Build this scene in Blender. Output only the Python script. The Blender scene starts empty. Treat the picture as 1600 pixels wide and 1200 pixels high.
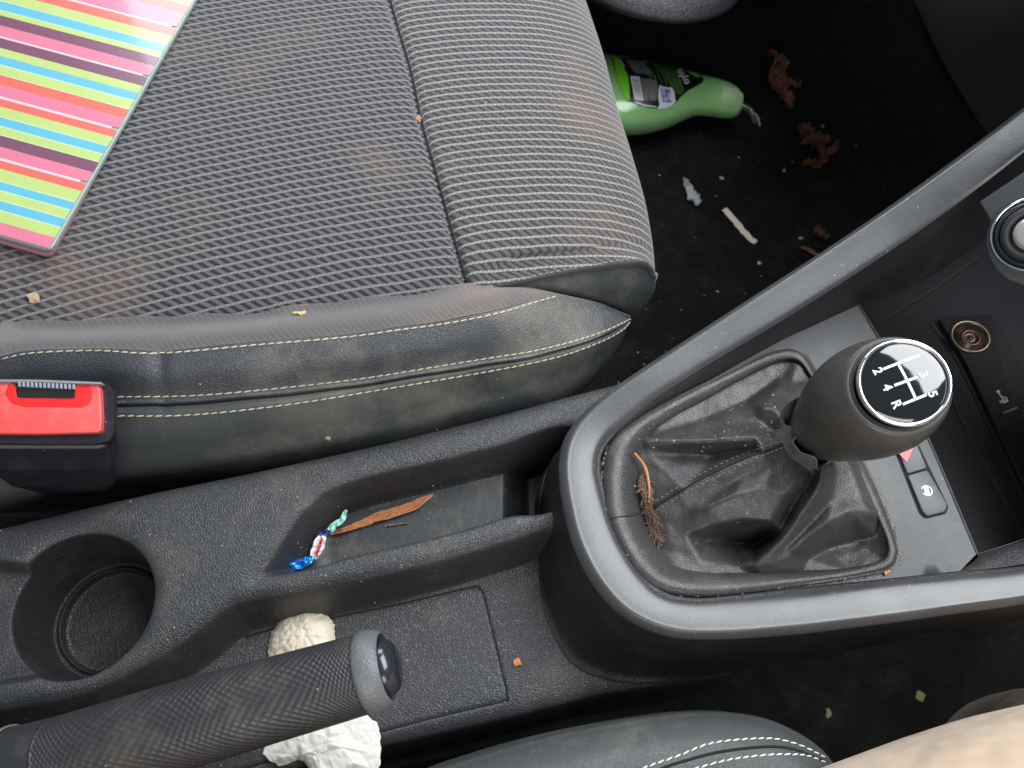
import bpy, bmesh, math, random
import numpy as np
from mathutils import Vector, Matrix, noise
from mathutils.bvhtree import BVHTree
from mathutils.geometry import delaunay_2d_cdt
random.seed(4); rng=np.random.default_rng(4)
S=bpy.context.scene; C=S.collection
# ------------------------------------------------------------ camera
F=1209.; H=.42; CAM=np.array([0,0,H])
d=np.array([(700-800)/F,-(1200-600)/F,-1.]); d/=np.linalg.norm(d); Zc=-d
Xc=np.array([1.,0,0])-Zc[0]*Zc; Xc/=np.linalg.norm(Xc); Yc=np.cross(Zc,Xc)
R=np.array([Xc,Yc,Zc])
cd=bpy.data.cameras.new('camera'); cam=bpy.data.objects.new('camera',cd); C.objects.link(cam); S.camera=cam
cd.sensor_width=36; cd.lens=36*F/1600; cd.clip_start=.01; cd.clip_end=50
M=Matrix([list(r) for r in R]).to_4x4(); M.translation=Vector(CAM); cam.matrix_world=M
cd.dof.use_dof=True; cd.dof.focus_distance=.42; cd.dof.aperture_fstop=14
CX,CY,CZ=R[:,0],R[:,1],R[:,2]      # camera right, up, back in the world
def ray(u,v): return R@np.array([(u-800)/F,-(v-600)/F,-1.])
def P(u,v,z):
    r=ray(u,v); t=(z-H)/r[2]; return CAM+t*r
def PP(u,v,c,n):
    r=ray(u,v); t=np.dot(np.array(c)-CAM,n)/np.dot(r,n); return CAM+t*r
def proj(p):
    q=R.T@(np.array(p)-CAM); return 800+F*q[0]/-q[2],600-F*q[1]/-q[2]
# ------------------------------------------------------------ world, window light
W=bpy.data.worlds.new('World'); S.world=W; W.use_nodes=True
bg=W.node_tree.nodes['Background']; bg.inputs[0].default_value=(.75,.87,1,1); bg.inputs[1].default_value=.26
def area(name,loc,tgt,sx,sy,e,col=(1,1,1)):
    l=bpy.data.lights.new(name,'AREA'); l.shape='RECTANGLE'; l.size=sx; l.size_y=sy; l.energy=e; l.color=col
    o=bpy.data.objects.new(name,l); C.objects.link(o); o.location=loc
    o.rotation_euler=(Vector(tgt)-Vector(loc)).to_track_quat('-Z','Y').to_euler(); return o
area('windscreen_light',(.52,.52,1.0),(.12,.25,0),1.1,.75,24,(.95,.98,1))
area('passenger_window_light',(-.15,1.15,.62),(.1,.3,0),.8,.35,7,(.93,.97,1))
area('driver_window_light',(.05,-.75,.7),(.1,.25,0),.8,.45,6.5,(1,.99,.97))
S.view_settings.view_transform='Standard'; S.view_settings.look='None'; S.view_settings.exposure=.06; S.view_settings.gamma=1
S.render.engine='CYCLES'
# ------------------------------------------------------------ helpers
def tag(o,label=None,cat=None,group=None,kind=None):
    for k,v in (('label',label),('category',cat),('group',group),('kind',kind)):
        if v: o[k]=v
    return o
def thing(name,loc,label,cat,group=None):
    o=bpy.data.objects.new(name,None); C.objects.link(o); o.location=loc; o.empty_display_size=.02
    o['wloc']=list(map(float,loc)); return tag(o,label,cat,group)
def obj(name,verts,faces,mat=None,parent=None,smooth=True,uv=None,mats=None,mi=None):
    me=bpy.data.meshes.new(name); verts=np.asarray(verts,dtype=float)
    if parent is None: loc=np.array([verts[:,0].mean(),verts[:,1].mean(),verts[:,2].min()])
    else: loc=np.array(parent.get('wloc',[0,0,0]),dtype=float)
    me.from_pydata((verts-loc).tolist(),[],[list(map(int,f)) for f in faces]); 
    if smooth: me.polygons.foreach_set('use_smooth',[True]*len(me.polygons))
    if uv is not None:
        l=me.uv_layers.new(name='UVMap'); idx=np.empty(len(me.loops),dtype=np.int32); me.loops.foreach_get('vertex_index',idx)
        l.data.foreach_set('uv',np.asarray(uv,dtype=np.float32)[idx].ravel())
    for m in (mats or [mat]): me.materials.append(m)
    if mi is not None: me.polygons.foreach_set('material_index',np.asarray(mi,dtype=np.int32))
    me.update()
    o=bpy.data.objects.new(name,me); C.objects.link(o)
    if parent is not None:
        o.parent=parent; o['wloc']=list(map(float,loc))
        if parent.type!='EMPTY': o.location=(0,0,0)
        else: o.location=(0,0,0)
        o['wloc']=list(map(float,loc))
    else: o.location=loc; o['wloc']=list(map(float,loc))
    return o
def cat1(pts,n):
    pts=np.asarray(pts,dtype=float); m=len(pts)
    if m==2: t=np.linspace(0,1,n)[:,None]; return pts[0]*(1-t)+pts[1]*t
    return catt(pts,np.linspace(0,m-1,n))
def catt(pts,t):
    pts=np.asarray(pts,dtype=float); m=len(pts)
    q=np.concatenate([[2*pts[0]-pts[1]],pts,[2*pts[-1]-pts[-2]]])
    i=np.clip(np.floor(t).astype(int),0,m-2); f=(t-i).reshape((-1,)+(1,)*(pts.ndim-1))
    a,b,c,e=q[i],q[i+1],q[i+2],q[i+3]
    return .5*(2*b+(c-a)*f+(2*a-5*b+4*c-e)*f**2+(3*b-a-3*c+e)*f**3)
def resamp(pts,n):
    d=cat1(pts,max(300,n*3)); s=np.r_[0,np.cumsum(np.linalg.norm(np.diff(d,axis=0),axis=1))]
    t=np.linspace(0,s[-1],n); return np.stack([np.interp(t,s,d[:,k]) for k in range(d.shape[1])],1)
def grid_faces(nu,nv,cu=False,cv=False):
    f=[]
    for i in range(nu if cu else nu-1):
        for j in range(nv if cv else nv-1):
            a=i*nv+j; b=((i+1)%nu)*nv+j; c=((i+1)%nu)*nv+(j+1)%nv; e=i*nv+(j+1)%nv
            f.append((a,b,c,e))
    return f
def rails_px(rails): return [[P(*q) for q in r] for r in rails]
def loft(name,rails,nu,nv,mat,parent,byarc=True,cu=False,flip=False,extra=None,uvf=None):
    rs=np.stack([resamp(r,nu) if byarc else cat1(r,nu) for r in rails])      # rails x nu x 3
    g=cat1(rs,nv)                                                            # nv x nu x 3
    if extra is not None: g=extra(g)
    v=g.reshape(-1,3); f=grid_faces(nv,nu,False,cu)
    if flip: f=[x[::-1] for x in f]
    uv=None
    if uvf is not None: uv=uvf(g).reshape(-1,2)
    return obj(name,v,f,mat,parent,uv=uv),g
def lathe(name,prof,c,axis,mat,parent,n=48,xa=None,caps=True,sq=1.0):
    axis=np.array(axis,float); axis/=np.linalg.norm(axis)
    x=np.array(xa if xa is not None else [1,0,.01],float); x-=x.dot(axis)*axis; x/=np.linalg.norm(x); y=np.cross(axis,x)
    v=[];
    for r,h in prof:
        for k in range(n):
            a=2*math.pi*k/n; v.append(np.array(c)+axis*h+r*(math.cos(a)*x+sq*math.sin(a)*y))
    f=grid_faces(len(prof),n,False,True)
    f=[x_[::-1] for x_ in f]
    if caps: f.append(list(range((len(prof)-1)*n,len(prof)*n))); f.append(list(range(n))[::-1])
    return obj(name,v,f,mat,parent)
def prism(name,poly,z0,z1,mat,parent,bev=0.,axis=None,seg=3):
    """closed slab from 3-D polygon points: z0/z1 offsets along axis"""
    poly=[np.array(p,float) for p in poly]; n=len(poly)
    ax=np.array([0,0,1.]) if axis is None else np.array(axis,float)/np.linalg.norm(axis)
    bm=bmesh.new(); a=[bm.verts.new(p+ax*z0) for p in poly]; b=[bm.verts.new(p+ax*z1) for p in poly]
    bm.faces.new(a[::-1]); bm.faces.new(b)
    for i in range(n): bm.faces.new((a[i],a[(i+1)%n],b[(i+1)%n],b[i]))
    bmesh.ops.recalc_face_normals(bm,faces=bm.faces)
    if bev>0: bmesh.ops.bevel(bm,geom=list(bm.edges),offset=bev,segments=seg,affect='EDGES',profile=.5)
    bm.verts.index_update(); v=[tuple(x.co) for x in bm.verts]; f=[[q.index for q in x.verts] for x in bm.faces]; bm.free()
    return obj(name,v,f,mat,parent,smooth=bev>0)
def roundpoly(pts,r,seg=5):
    out=[]; n=len(pts); pts=[np.array(p,float) for p in pts]
    for i in range(n):
        p=pts[i]; a=pts[i-1]-p; b=pts[(i+1)%n]-p; la=np.linalg.norm(a); lb=np.linalg.norm(b); rr=min(r,la*.45,lb*.45)
        p0=p+a/la*rr; p1=p+b/lb*rr
        for k in range(seg+1):
            t=k/seg; out.append((1-t)**2*p0+2*t*(1-t)*p+t*t*p1)
    return out
def sheet(name,outer,holes,zf,mat,parent,res=.004,thick=0):
    """flat-ish sheet over a plan polygon (points x,y) with holes, triangulated"""
    def dens(poly):
        o=[]
        for i in range(len(poly)):
            a=np.array(poly[i][:2]); b=np.array(poly[(i+1)%len(poly)][:2]); k=max(1,int(np.linalg.norm(b-a)/res))
            for j in range(k): o.append(a+(b-a)*j/k)
        return o
    pts=[]; edges=[]
    rings=[dens(outer)]+[dens(h) for h in holes]
    for r in rings:
        s=len(pts); pts+=list(r); edges+=[(s+i,s+(i+1)%len(r)) for i in range(len(r))]
    A=np.array(rings[0]); x0,y0=A.min(0); x1,y1=A.max(0)
    gx,gy=np.meshgrid(np.arange(x0,x1,res*1.5),np.arange(y0,y1,res*1.5)); gp=np.stack([gx.ravel(),gy.ravel()],1)
    m=sdf(gp,rings[0])<-res*.6
    for r in rings[1:]: m&=sdf(gp,r)>res*.6
    pts+=list(gp[m])
    ov,oe,of,_,_,_=delaunay_2d_cdt([Vector(p) for p in pts],edges,[],0,1e-7)
    V=np.array([list(v) for v in ov]); cen=np.array([V[list(f)].mean(0) for f in of])
    k=sdf(cen,rings[0])<0
    for r in rings[1:]: k&=sdf(cen,r)>0
    fs=[list(f) for f,kk in zip(of,k) if kk]
    V3=np.c_[V,zf(V[:,0],V[:,1])]
    # upward normals
    out=[]
    for f in fs:
        a,b,c=V3[f[0]],V3[f[1]],V3[f[2]]
        out.append(f if np.cross(b-a,c-a)[2]>0 else f[::-1])
    return obj(name,V3,out,mat,parent)
def sdf(p,poly):
    p=np.asarray(p,float); poly=np.asarray([q[:2] for q in poly],float); d=np.full(len(p),1e9); ins=np.zeros(len(p),bool)
    for i in range(len(poly)):
        a=poly[i]; b=poly[(i+1)%len(poly)]; e=b-a; L=e.dot(e)
        if L<1e-16: continue
        t=np.clip(((p-a)@e)/L,0,1); q=p-a-t[:,None]*e; d=np.minimum(d,(q**2).sum(1))
        c=((a[1]>p[:,1])!=(b[1]>p[:,1])); xx=a[0]+(p[:,1]-a[1])*(b[0]-a[0])/(b[1]-a[1]+1e-18); ins^=c&(p[:,0]<xx)
    d=np.sqrt(d); return np.where(ins,-d,d)
def smooth(a,b,x):
    t=np.clip((x-a)/(b-a),0,1); return t*t*(3-2*t)
def bvh(objs):
    vs=[];fs=[];
    for o in objs:
        w=np.array(o['wloc']); b=len(vs)
        vs+=[tuple(np.array(v.co)+w) for v in o.data.vertices]; fs+=[[b+i for i in p.vertices] for p in o.data.polygons]
    return BVHTree.FromPolygons(vs,fs)
def hit(tree,u,v):
    r=ray(u,v); q=tree.ray_cast(Vector(CAM),Vector(r/np.linalg.norm(r)))
    if q[0] is None: return None,None
    n=q[1]; 
    if n.dot(Vector(r))>0: n=-n
    return np.array(q[0]),np.array(n)
# ------------------------------------------------------------ materials
def rgb(c): return (c[0],c[1],c[2],1) if not isinstance(c,(int,float)) else (c,c,c,1)
def mat(name,col,rough=.5,bump=None,dust=None,spec=.5,coat=0,metal=0,vary=0,sheen=0,sss=0,alpha=1,trans=0,fleck=0,rvar=0):
    m=bpy.data.materials.new(name); m.use_nodes=True; nt=m.node_tree; N=nt.nodes; L=nt.links; b=N['Principled BSDF']
    b.inputs['Base Color'].default_value=rgb(col); b.inputs['Roughness'].default_value=rough
    b.inputs['Specular IOR Level'].default_value=spec; b.inputs['Coat Weight'].default_value=coat; b.inputs['Coat Roughness'].default_value=.08
    b.inputs['Metallic'].default_value=metal; b.inputs['Sheen Weight'].default_value=sheen; b.inputs['Sheen Roughness'].default_value=.5
    b.inputs['Subsurface Weight'].default_value=sss; b.inputs['Subsurface Radius'].default_value=(.01,.02,.008); b.inputs['Alpha'].default_value=alpha
    b.inputs['Transmission Weight'].default_value=trans
    tc=N.new('ShaderNodeTexCoord').outputs['Object']
    def noise_(scale,detail=3,rough_=.6):
        n=N.new('ShaderNodeTexNoise'); L.new(tc,n.inputs['Vector']); n.inputs['Scale'].default_value=scale; n.inputs['Detail'].default_value=detail; n.inputs['Roughness'].default_value=rough_; return n.outputs['Fac']
    def ramp(src,a,c0,b_,c1):
        r=N.new('ShaderNodeMapRange'); r.inputs['From Min'].default_value=a; r.inputs['From Max'].default_value=b_; r.inputs['To Min'].default_value=c0; r.inputs['To Max'].default_value=c1; L.new(src,r.inputs['Value']); return r.outputs[0]
    def mix(fac,a,c):
        x=N.new('ShaderNodeMix'); x.data_type='RGBA'; L.new(fac,x.inputs[0])
        if hasattr(a,'links'): L.new(a,x.inputs[6])
        else: x.inputs[6].default_value=rgb(a)
        x.inputs[7].default_value=rgb(c); return x.outputs[2]
    cur=None
    if vary:
        c2=tuple(x*(1-vary) for x in rgb(col)[:3]); cur=mix(ramp(noise_(35,5),.35,0,.65,1),rgb(col)[:3],c2)
    if dust:                                     # (colour, amount, scale); dust patches, also painted haze and glare
        f=noise_(dust[2],8,.72); f=ramp(f,.5,0,.78,dust[1]); cur=mix(f,cur if cur is not None else rgb(col)[:3],dust[0])
    if fleck:
        v=N.new('ShaderNodeTexVoronoi'); L.new(tc,v.inputs['Vector']); v.inputs['Scale'].default_value=260
        f1=ramp(v.outputs['Distance'],.07,1,.13,0)
        sep=N.new('ShaderNodeSeparateColor'); L.new(v.outputs['Color'],sep.inputs[0]); f2=ramp(sep.outputs[0],1-fleck*.6,0,1-fleck*.3,.8)
        mu=N.new('ShaderNodeMath'); mu.operation='MULTIPLY'; L.new(f1,mu.inputs[0]); L.new(f2,mu.inputs[1])
        cur=mix(mu.outputs[0],cur if cur is not None else rgb(col)[:3],(.36,.33,.29))
    if cur is not None: L.new(cur,b.inputs['Base Color'])
    if rvar: L.new(ramp(noise_(60,5),.3,rough-rvar,.7,rough+rvar),b.inputs['Roughness'])
    if bump:
        h=None
        for typ,scale,dist in bump:
            bp=N.new('ShaderNodeBump'); bp.inputs['Distance'].default_value=dist; bp.inputs['Strength'].default_value=1
            if typ=='noise': L.new(noise_(scale,3),bp.inputs['Height'])
            elif typ=='cell':
                v=N.new('ShaderNodeTexVoronoi'); v.inputs['Scale'].default_value=scale; v.feature='SMOOTH_F1'; L.new(tc,v.inputs['Vector']); L.new(v.outputs['Distance'],bp.inputs['Height'])
            elif typ=='leather':
                v=N.new('ShaderNodeTexVoronoi'); v.inputs['Scale'].default_value=scale; v.feature='DISTANCE_TO_EDGE'
                nn=N.new('ShaderNodeTexNoise'); nn.inputs['Scale'].default_value=scale*.7; L.new(tc,nn.inputs['Vector'])
                ad=N.new('ShaderNodeVectorMath'); ad.operation='MULTIPLY_ADD'; L.new(nn.outputs['Color'],ad.inputs[0]); ad.inputs[1].default_value=(.6/scale,)*3; L.new(tc,ad.inputs[2]); L.new(ad.outputs[0],v.inputs['Vector'])
                L.new(ramp(v.outputs['Distance'],0,0,.22,1),bp.inputs['Height'])
            if h is not None: L.new(h,bp.inputs['Normal'])
            h=bp.outputs[0]
        L.new(h,b.inputs['Normal'])
    return m
DUST=(.16,.135,.11)
M_console=mat('grained_black_plastic',(.032,.033,.036),.39,[('leather',750,.00014),('noise',60,.0003)],(DUST,.5,16),fleck=.22,rvar=.06)  # dust patches, strengthened to paint a pale haze on the deck
M_tray=mat('smooth_dusty_rubber',(.019,.022,.024),.5,[('noise',220,.0002)],(DUST,.55,45),fleck=.12)
M_trim=mat('satin_grey_trim',(.047,.048,.052),.37,[('noise',900,.00008)],((.13,.12,.105),.3,30),fleck=.3,rvar=.04,spec=.75)
M_side=mat('black_side_plastic',(.018,.018,.020),.44,[('leather',750,.00013)],(DUST,.25,25),fleck=.1)
M_plate=mat('grey_plate_plastic',(.048,.050,.053),.5,[('noise',1200,.00005)],((.22,.21,.19),.5,30),fleck=.14,rvar=.06)
M_leather=mat('grained_black_leatherette',(.056,.060,.067),.44,[('leather',560,.00016),('noise',25,.0005)],((.24,.225,.185),.9,9),fleck=.05,rvar=.08)
M_leather2=mat('fine_leatherette',(.050,.055,.057),.46,[('leather',900,.00008),('noise',30,.0005)],((.21,.195,.16),.85,9),rvar=.06,fleck=.04)
M_strip=mat('woven_side_cloth',(.088,.078,.080),.85,[('noise',1500,.0003)],((.22,.16,.13),.8,10),sheen=.3)
M_gaiter=mat('gaiter_leatherette',(.036,.035,.036),.37,[('leather',700,.00007)],((.17,.15,.12),.4,22),fleck=.10,rvar=.07)
M_knob=mat('worn_knob_leather',(.045,.042,.038),.36,[('noise',700,.00010)],((.10,.09,.075),.5,40),rvar=.08)
M_black=mat('matt_black',(.008,.008,.009),.55)
M_groove=mat('groove_shadow_gap',(.003,.003,.003),.8)
M_chrome=mat('chrome',(.85,.86,.88),.10,metal=1)
M_gloss=mat('gloss_black_cap',(.006,.006,.007),.06,coat=1)
M_white=mat('white_print',(.85,.86,.88),.4)
M_thread=mat('cream_thread',(.50,.44,.33),.7,[('noise',2500,.0002)],((.30,.18,.08),.7,60))
M_thread_w=mat('white_thread',(.68,.66,.60),.7,[('noise',2500,.0002)])
M_thread_d=mat('brown_thread',(.16,.11,.09),.7)
M_carpet=mat('black_carpet',(.017,.0155,.0155),.95,[('noise',500,.004),('noise',90,.003)],((.05,.042,.036),.7,40),spec=.2,vary=.5)
M_door=mat('door_card_plastic',(.040,.040,.046),.34,[('leather',500,.0002)])
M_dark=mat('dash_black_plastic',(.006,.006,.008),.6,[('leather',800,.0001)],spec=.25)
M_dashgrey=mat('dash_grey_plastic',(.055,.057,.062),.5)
M_red=mat('red_buckle_plastic',(.70,.075,.070),.45,[('noise',500,.00004)],((.85,.40,.38),.5,12),spec=.8)  # pink patches paint the pale glare on the red face
M_buckle=mat('buckle_black_plastic',(.013,.012,.018),.42,[('noise',300,.00006)],(DUST,.15,60),fleck=.08)
M_rib=mat('buckle_grey_ribs',(.25,.27,.33),.4)
M_tissue=mat('crumpled_tissue',(.70,.62,.50),.95,[('noise',700,.0002)],((.50,.36,.24),.45,30),sss=.1)
M_tissue2=mat('crumpled_tissue_pale',(.66,.66,.60),.95,[('noise',500,.0003)],((.55,.47,.34),.35,40),sss=.1)
M_leaf=mat('dry_brown_leaf',(.25,.095,.05),.65,[('noise',260,.0016),('noise',900,.0005)],((.55,.30,.17),.9,55))
M_bark=mat('orange_bark',(.42,.17,.07),.75,[('noise',300,.0012)],((.20,.08,.04),.7,120))
M_crumb=mat('crumb_tan',(.50,.36,.22),.8,vary=.6)
M_straw=mat('pale_wood',(.9,.76,.64),.6)
M_bone=mat('pale_crumb',(.62,.58,.50),.8)
M_clear=mat('clear_film',(.75,.76,.78),.18,spec=.8,alpha=.55)
M_foil_b=mat('blue_foil',(.02,.22,.75),.22,[('noise',200,.0003)],metal=.5)
M_foil_w=mat('white_foil',(.75,.72,.70),.35,[('noise',200,.0003)])
M_foil_g=mat('mint_foil',(.36,.72,.58),.35,[('noise',200,.0003)])
M_foil_r=mat('red_print',(.75,.06,.12),.4)
M_foil_n=mat('navy_foil',(.03,.05,.2),.3,[('noise',200,.0003)])
M_trouser=mat('beige_cotton_twill',(.50,.375,.265),.9,[('noise',1800,.0002),('noise',14,.012)],sheen=.2)
M_shoe=mat('dark_shoe',(.02,.018,.016),.6)
M_bottle=mat('green_translucent_plastic',(.33,.62,.25),.22,[('noise',25,.0006)],sss=.6,coat=.4)
M_neck=mat('pale_green_cap',(.46,.66,.36),.2,sss=.4,coat=.3)
M_moss=mat('greenish_leaf_bit',(.22,.25,.10),.8)

def fabric(nm,g0,g1,cell_,line_,cw):
    m=bpy.data.materials.new(nm); m.use_nodes=True; nt=m.node_tree; N=nt.nodes; L=nt.links; b=N['Principled BSDF']
    uv=N.new('ShaderNodeUVMap'); uv.uv_map='UVMap'; sp=N.new('ShaderNodeSeparateXYZ'); 
    nz=N.new('ShaderNodeTexNoise'); nz.inputs['Scale'].default_value=60; L.new(uv.outputs[0],nz.inputs['Vector'])
    ad=N.new('ShaderNodeVectorMath'); ad.operation='MULTIPLY_ADD'; L.new(nz.outputs['Color'],ad.inputs[0]); ad.inputs[1].default_value=(.0018,.0018,0); L.new(uv.outputs[0],ad.inputs[2]); L.new(ad.outputs[0],sp.inputs[0])
    def mth(op,a,c=None,e=None):
        x=N.new('ShaderNodeMath'); x.operation=op
        for i,q in enumerate((a,c,e)):
            if q is None: continue
            if isinstance(q,(int,float)): x.inputs[i].default_value=q
            else: L.new(q,x.inputs[i])
        return x.outputs[0]
    def mr(src,a,c0,b_,c1):
        r=N.new('ShaderNodeMapRange'); r.interpolation_type='SMOOTHSTEP'
        for k,q in zip(('From Min','From Max','To Min','To Max'),(a,b_,c0,c1)): r.inputs[k].default_value=q
        L.new(src,r.inputs['Value']); return r.outputs[0]
    U,V=sp.outputs[0],sp.outputs[1]
    LS=.0064; CP=.0064
    fv=mth('FRACT',mth('DIVIDE',V,LS)); dl=mth('ABSOLUTE',mth('SUBTRACT',fv,.5))       # .5 at a line
    line=mr(dl,.33,0,.42,1)
    fd=mth('FRACT',mth('ADD',mth('DIVIDE',U,CP),mth('MULTIPLY',mth('DIVIDE',V,LS),1.05)))
    dd=mth('ABSOLUTE',mth('SUBTRACT',fd,.5)); cell=mr(dd,cw,1,cw+.09,0)
    cell=mth('MULTIPLY',cell,mth('SUBTRACT',1.0,line))
    tw=mth('FRACT',mth('ADD',mth('DIVIDE',U,CP*.5),mth('MULTIPLY',mth('DIVIDE',V,LS),-2.5)))
    tw=mr(mth('ABSOLUTE',mth('SUBTRACT',tw,.5)),.15,.45,.4,1); linet=mth('MULTIPLY',line,tw)
    big=N.new('ShaderNodeTexNoise'); big.inputs['Scale'].default_value=8; big.inputs['Detail'].default_value=6; L.new(uv.outputs[0],big.inputs['Vector'])
    fine=N.new('ShaderNodeTexNoise'); fine.inputs['Scale'].default_value=1300; fine.inputs['Detail'].default_value=2; L.new(uv.outputs[0],fine.inputs['Vector'])
    def mix(f,a,c):
        x=N.new('ShaderNodeMix'); x.data_type='RGBA'
        if isinstance(f,float): x.inputs[0].default_value=f
        else: L.new(f,x.inputs[0])
        for i,q in ((6,a),(7,c)):
            if isinstance(q,tuple): x.inputs[i].default_value=(*q,1)
            else: L.new(q,x.inputs[i])
        return x.outputs[2]
    c=mix(mr(fine.outputs[0],.3,0,.7,1),g0,g1)
    c=mix(cell,c,cell_); c=mix(linet,c,line_)
    c=mix(mr(big.outputs[0],.50,0,.72,.40),c,(.20,.14,.10))
    L.new(c,b.inputs['Base Color']); b.inputs['Roughness'].default_value=.85; b.inputs['Sheen Weight'].default_value=.45; b.inputs['Sheen Roughness'].default_value=.4; b.inputs['Specular IOR Level'].default_value=.25
    h=mth('SUBTRACT',mth('MULTIPLY',line,.8),mth('MULTIPLY',cell,.7)); h=mth('ADD',h,mth('MULTIPLY',fine.outputs[0],.35))
    bp=N.new('ShaderNodeBump'); bp.inputs['Distance'].default_value=.0005; L.new(h,bp.inputs['Height']); L.new(bp.outputs[0],b.inputs['Normal'])
    return m
M_fabric=fabric('striped_seat_cloth',(.070,.067,.072),(.112,.108,.112),(.022,.021,.026),(.19,.182,.182),.20)
M_fabric2=fabric('sheen_seat_cloth',(.066,.063,.066),(.108,.104,.106),(.036,.034,.038),(.30,.285,.27),.17)  # same cloth, paler lines and cells paint the sheen on the front part
def ribs(m,scale,dist):
    nt=m.node_tree; N=nt.nodes; L=nt.links; b=N['Principled BSDF']; tc=N.new('ShaderNodeTexCoord'); w=N.new('ShaderNodeTexWave'); w.wave_type='BANDS'; w.bands_direction='DIAGONAL'; w.inputs['Scale'].default_value=scale; w.inputs['Distortion'].default_value=1.2; w.inputs['Detail Scale'].default_value=30
    L.new(tc.outputs['Object'],w.inputs['Vector']); bp=N.new('ShaderNodeBump'); bp.inputs['Distance'].default_value=dist; L.new(w.outputs['Fac'],bp.inputs['Height'])
    if b.inputs['Normal'].links: L.new(b.inputs['Normal'].links[0].from_socket,bp.inputs['Normal'])
    L.new(bp.outputs[0],b.inputs['Normal'])
ribs(M_strip,150,.00025)
# ------------------------------------------------------------ SETTING : carpet
FZ=-.27
def flat(name,x0,x1,y0,y1,z,mat,n=2,amp=0):
    xs=np.linspace(x0,x1,n); ys=np.linspace(y0,y1,n); v=[(x,y,z+amp*noise.noise(Vector((x*9,y*9,0)))) for x in xs for y in ys]
    return obj(name,v,[f for f in grid_faces(n,n)],mat)
floor=tag(flat('floor',-.9,1.5,-.9,1.35,FZ,M_carpet,120,.012),kind='structure')
# ------------------------------------------------------------ door with moulded pocket beyond the passenger footwell
door=thing('car_door',(0.3,1.1,FZ),'dark plastic door card with a curved glossy moulding beyond the passenger footwell','door')
def ys(y): return y
arc=[(700,-60),(860,-30),(930,-4),(965,12),(1010,25),(1060,31),(1105,26),(1140,12),(1165,-12),(1230,-60),(1500,-140)]
A0=[P(u,v,-.10) for u,v in arc]
def sh(d,dy,dz): return [p+np.array([0,dy,dz]) for p in d]
rows=[sh(A0,.27,FZ+.10-.01),sh(A0,.15,-.11),sh(A0,.055,-.045),sh(A0,.012,-.013),sh(A0,0,-.004),sh(A0,.002,.004),sh(A0,.014,.012),sh(A0,.040,.014),sh(A0,.075,.018),sh(A0,.10,.09),sh(A0,.12,.30)]
loft('door_card',rows,160,70,M_door,door,byarc=False)
# kick panel in front footwell: faint lighter plane at far right
kick=thing('kick_panel',(.8,.9,FZ),'near-black carpeted kick panel rising at the front end of the passenger footwell','panel')
kp=[P(1415,-30,FZ+.004),P(1470,90,FZ+.004),P(1545,215,FZ+.004),P(1600,300,FZ+.004)]
kr=[kp,[p+np.array([.06,.0,.02]) for p in kp],[p+np.array([.25,.0,.16]) for p in kp],[p+np.array([.4,.0,.4]) for p in kp]]
loft('carpet_panel',kr,30,24,mat('kick_carpet',(.018,.018,.018),.9,[('noise',400,.0006)]),kick)
# ------------------------------------------------------------ CENTRE CONSOLE : height field
con=thing('centre_console',tuple(P(600,1000,-.15)),'black grained plastic centre console with round cup holder, tray and grey gear surround','console')
ZW=-.035
E1=[(-90,842),(0,822),(120,793),(245,765),(380,738),(500,712),(600,690),(700,665),(800,640),(880,618),(960,598),(1060,570),(1200,530),(1330,500)]
E2=[(1500,1000),(1330,1016),(1195,1043),(1070,1063),(935,1083),(817,1114),(699,1141),(597,1164),(480,1195),(300,1245),(100,1310),(-150,1400)]
outer=[P(u,v,0) for u,v in E1]+[P(u,v,ZW) for u,v in E2]
DK=[(-160,1120),(0,1104),(70,1093),(135,1077),(202,1046),(253,1020),(304,984),(337,956),(362,940),(390,932),(440,926),(500,915),(600,893),(700,868),(800,838),(860,818),(930,800)]
well=[P(u,v,0) for u,v in DK]+[P(1300,800,0),P(1500,1060,ZW),P(1200,1100,ZW),P(800,1200,ZW),P(300,1320,ZW),P(-300,1450,ZW)]
TR=[(397,905),(402,893),(425,862),(450,825),(475,795),(510,765),(560,745),(620,730),(700,712),(780,692),(900,664),(960,760),(855,800),(800,806),(720,830),(640,850),(560,868),(480,890),(430,901)]
tray=[P(u,v,0) for u,v in resamp(np.array(TR+TR[:1],float),90)[:-1]]
cupc=P(121,943,0)[:2]; cupr=.0375
slot=roundpoly([P(-120,866,0)[:2],P(60,880,0)[:2],P(60,1060,0)[:2],P(-120,1090,0)[:2]],.006)
LID=[(330,1014),(420,984),(530,963),(640,940),(738,917),(751,922),(757,935),(792,1080),(790,1092),(780,1097),(690,1118),(590,1144),(430,1186),(330,1214),(150,1240),(180,1150),(247,1088)]
lid=[P(u,v,ZW)[:2] for u,v in LID]
STEP=.0008
xs=np.arange(-.30,.16,STEP); ys_=np.arange(-.11,.235,STEP); GX,GY=np.meshgrid(xs,ys_,indexing='ij'); G=np.stack([GX.ravel(),GY.ravel()],1)
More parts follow.
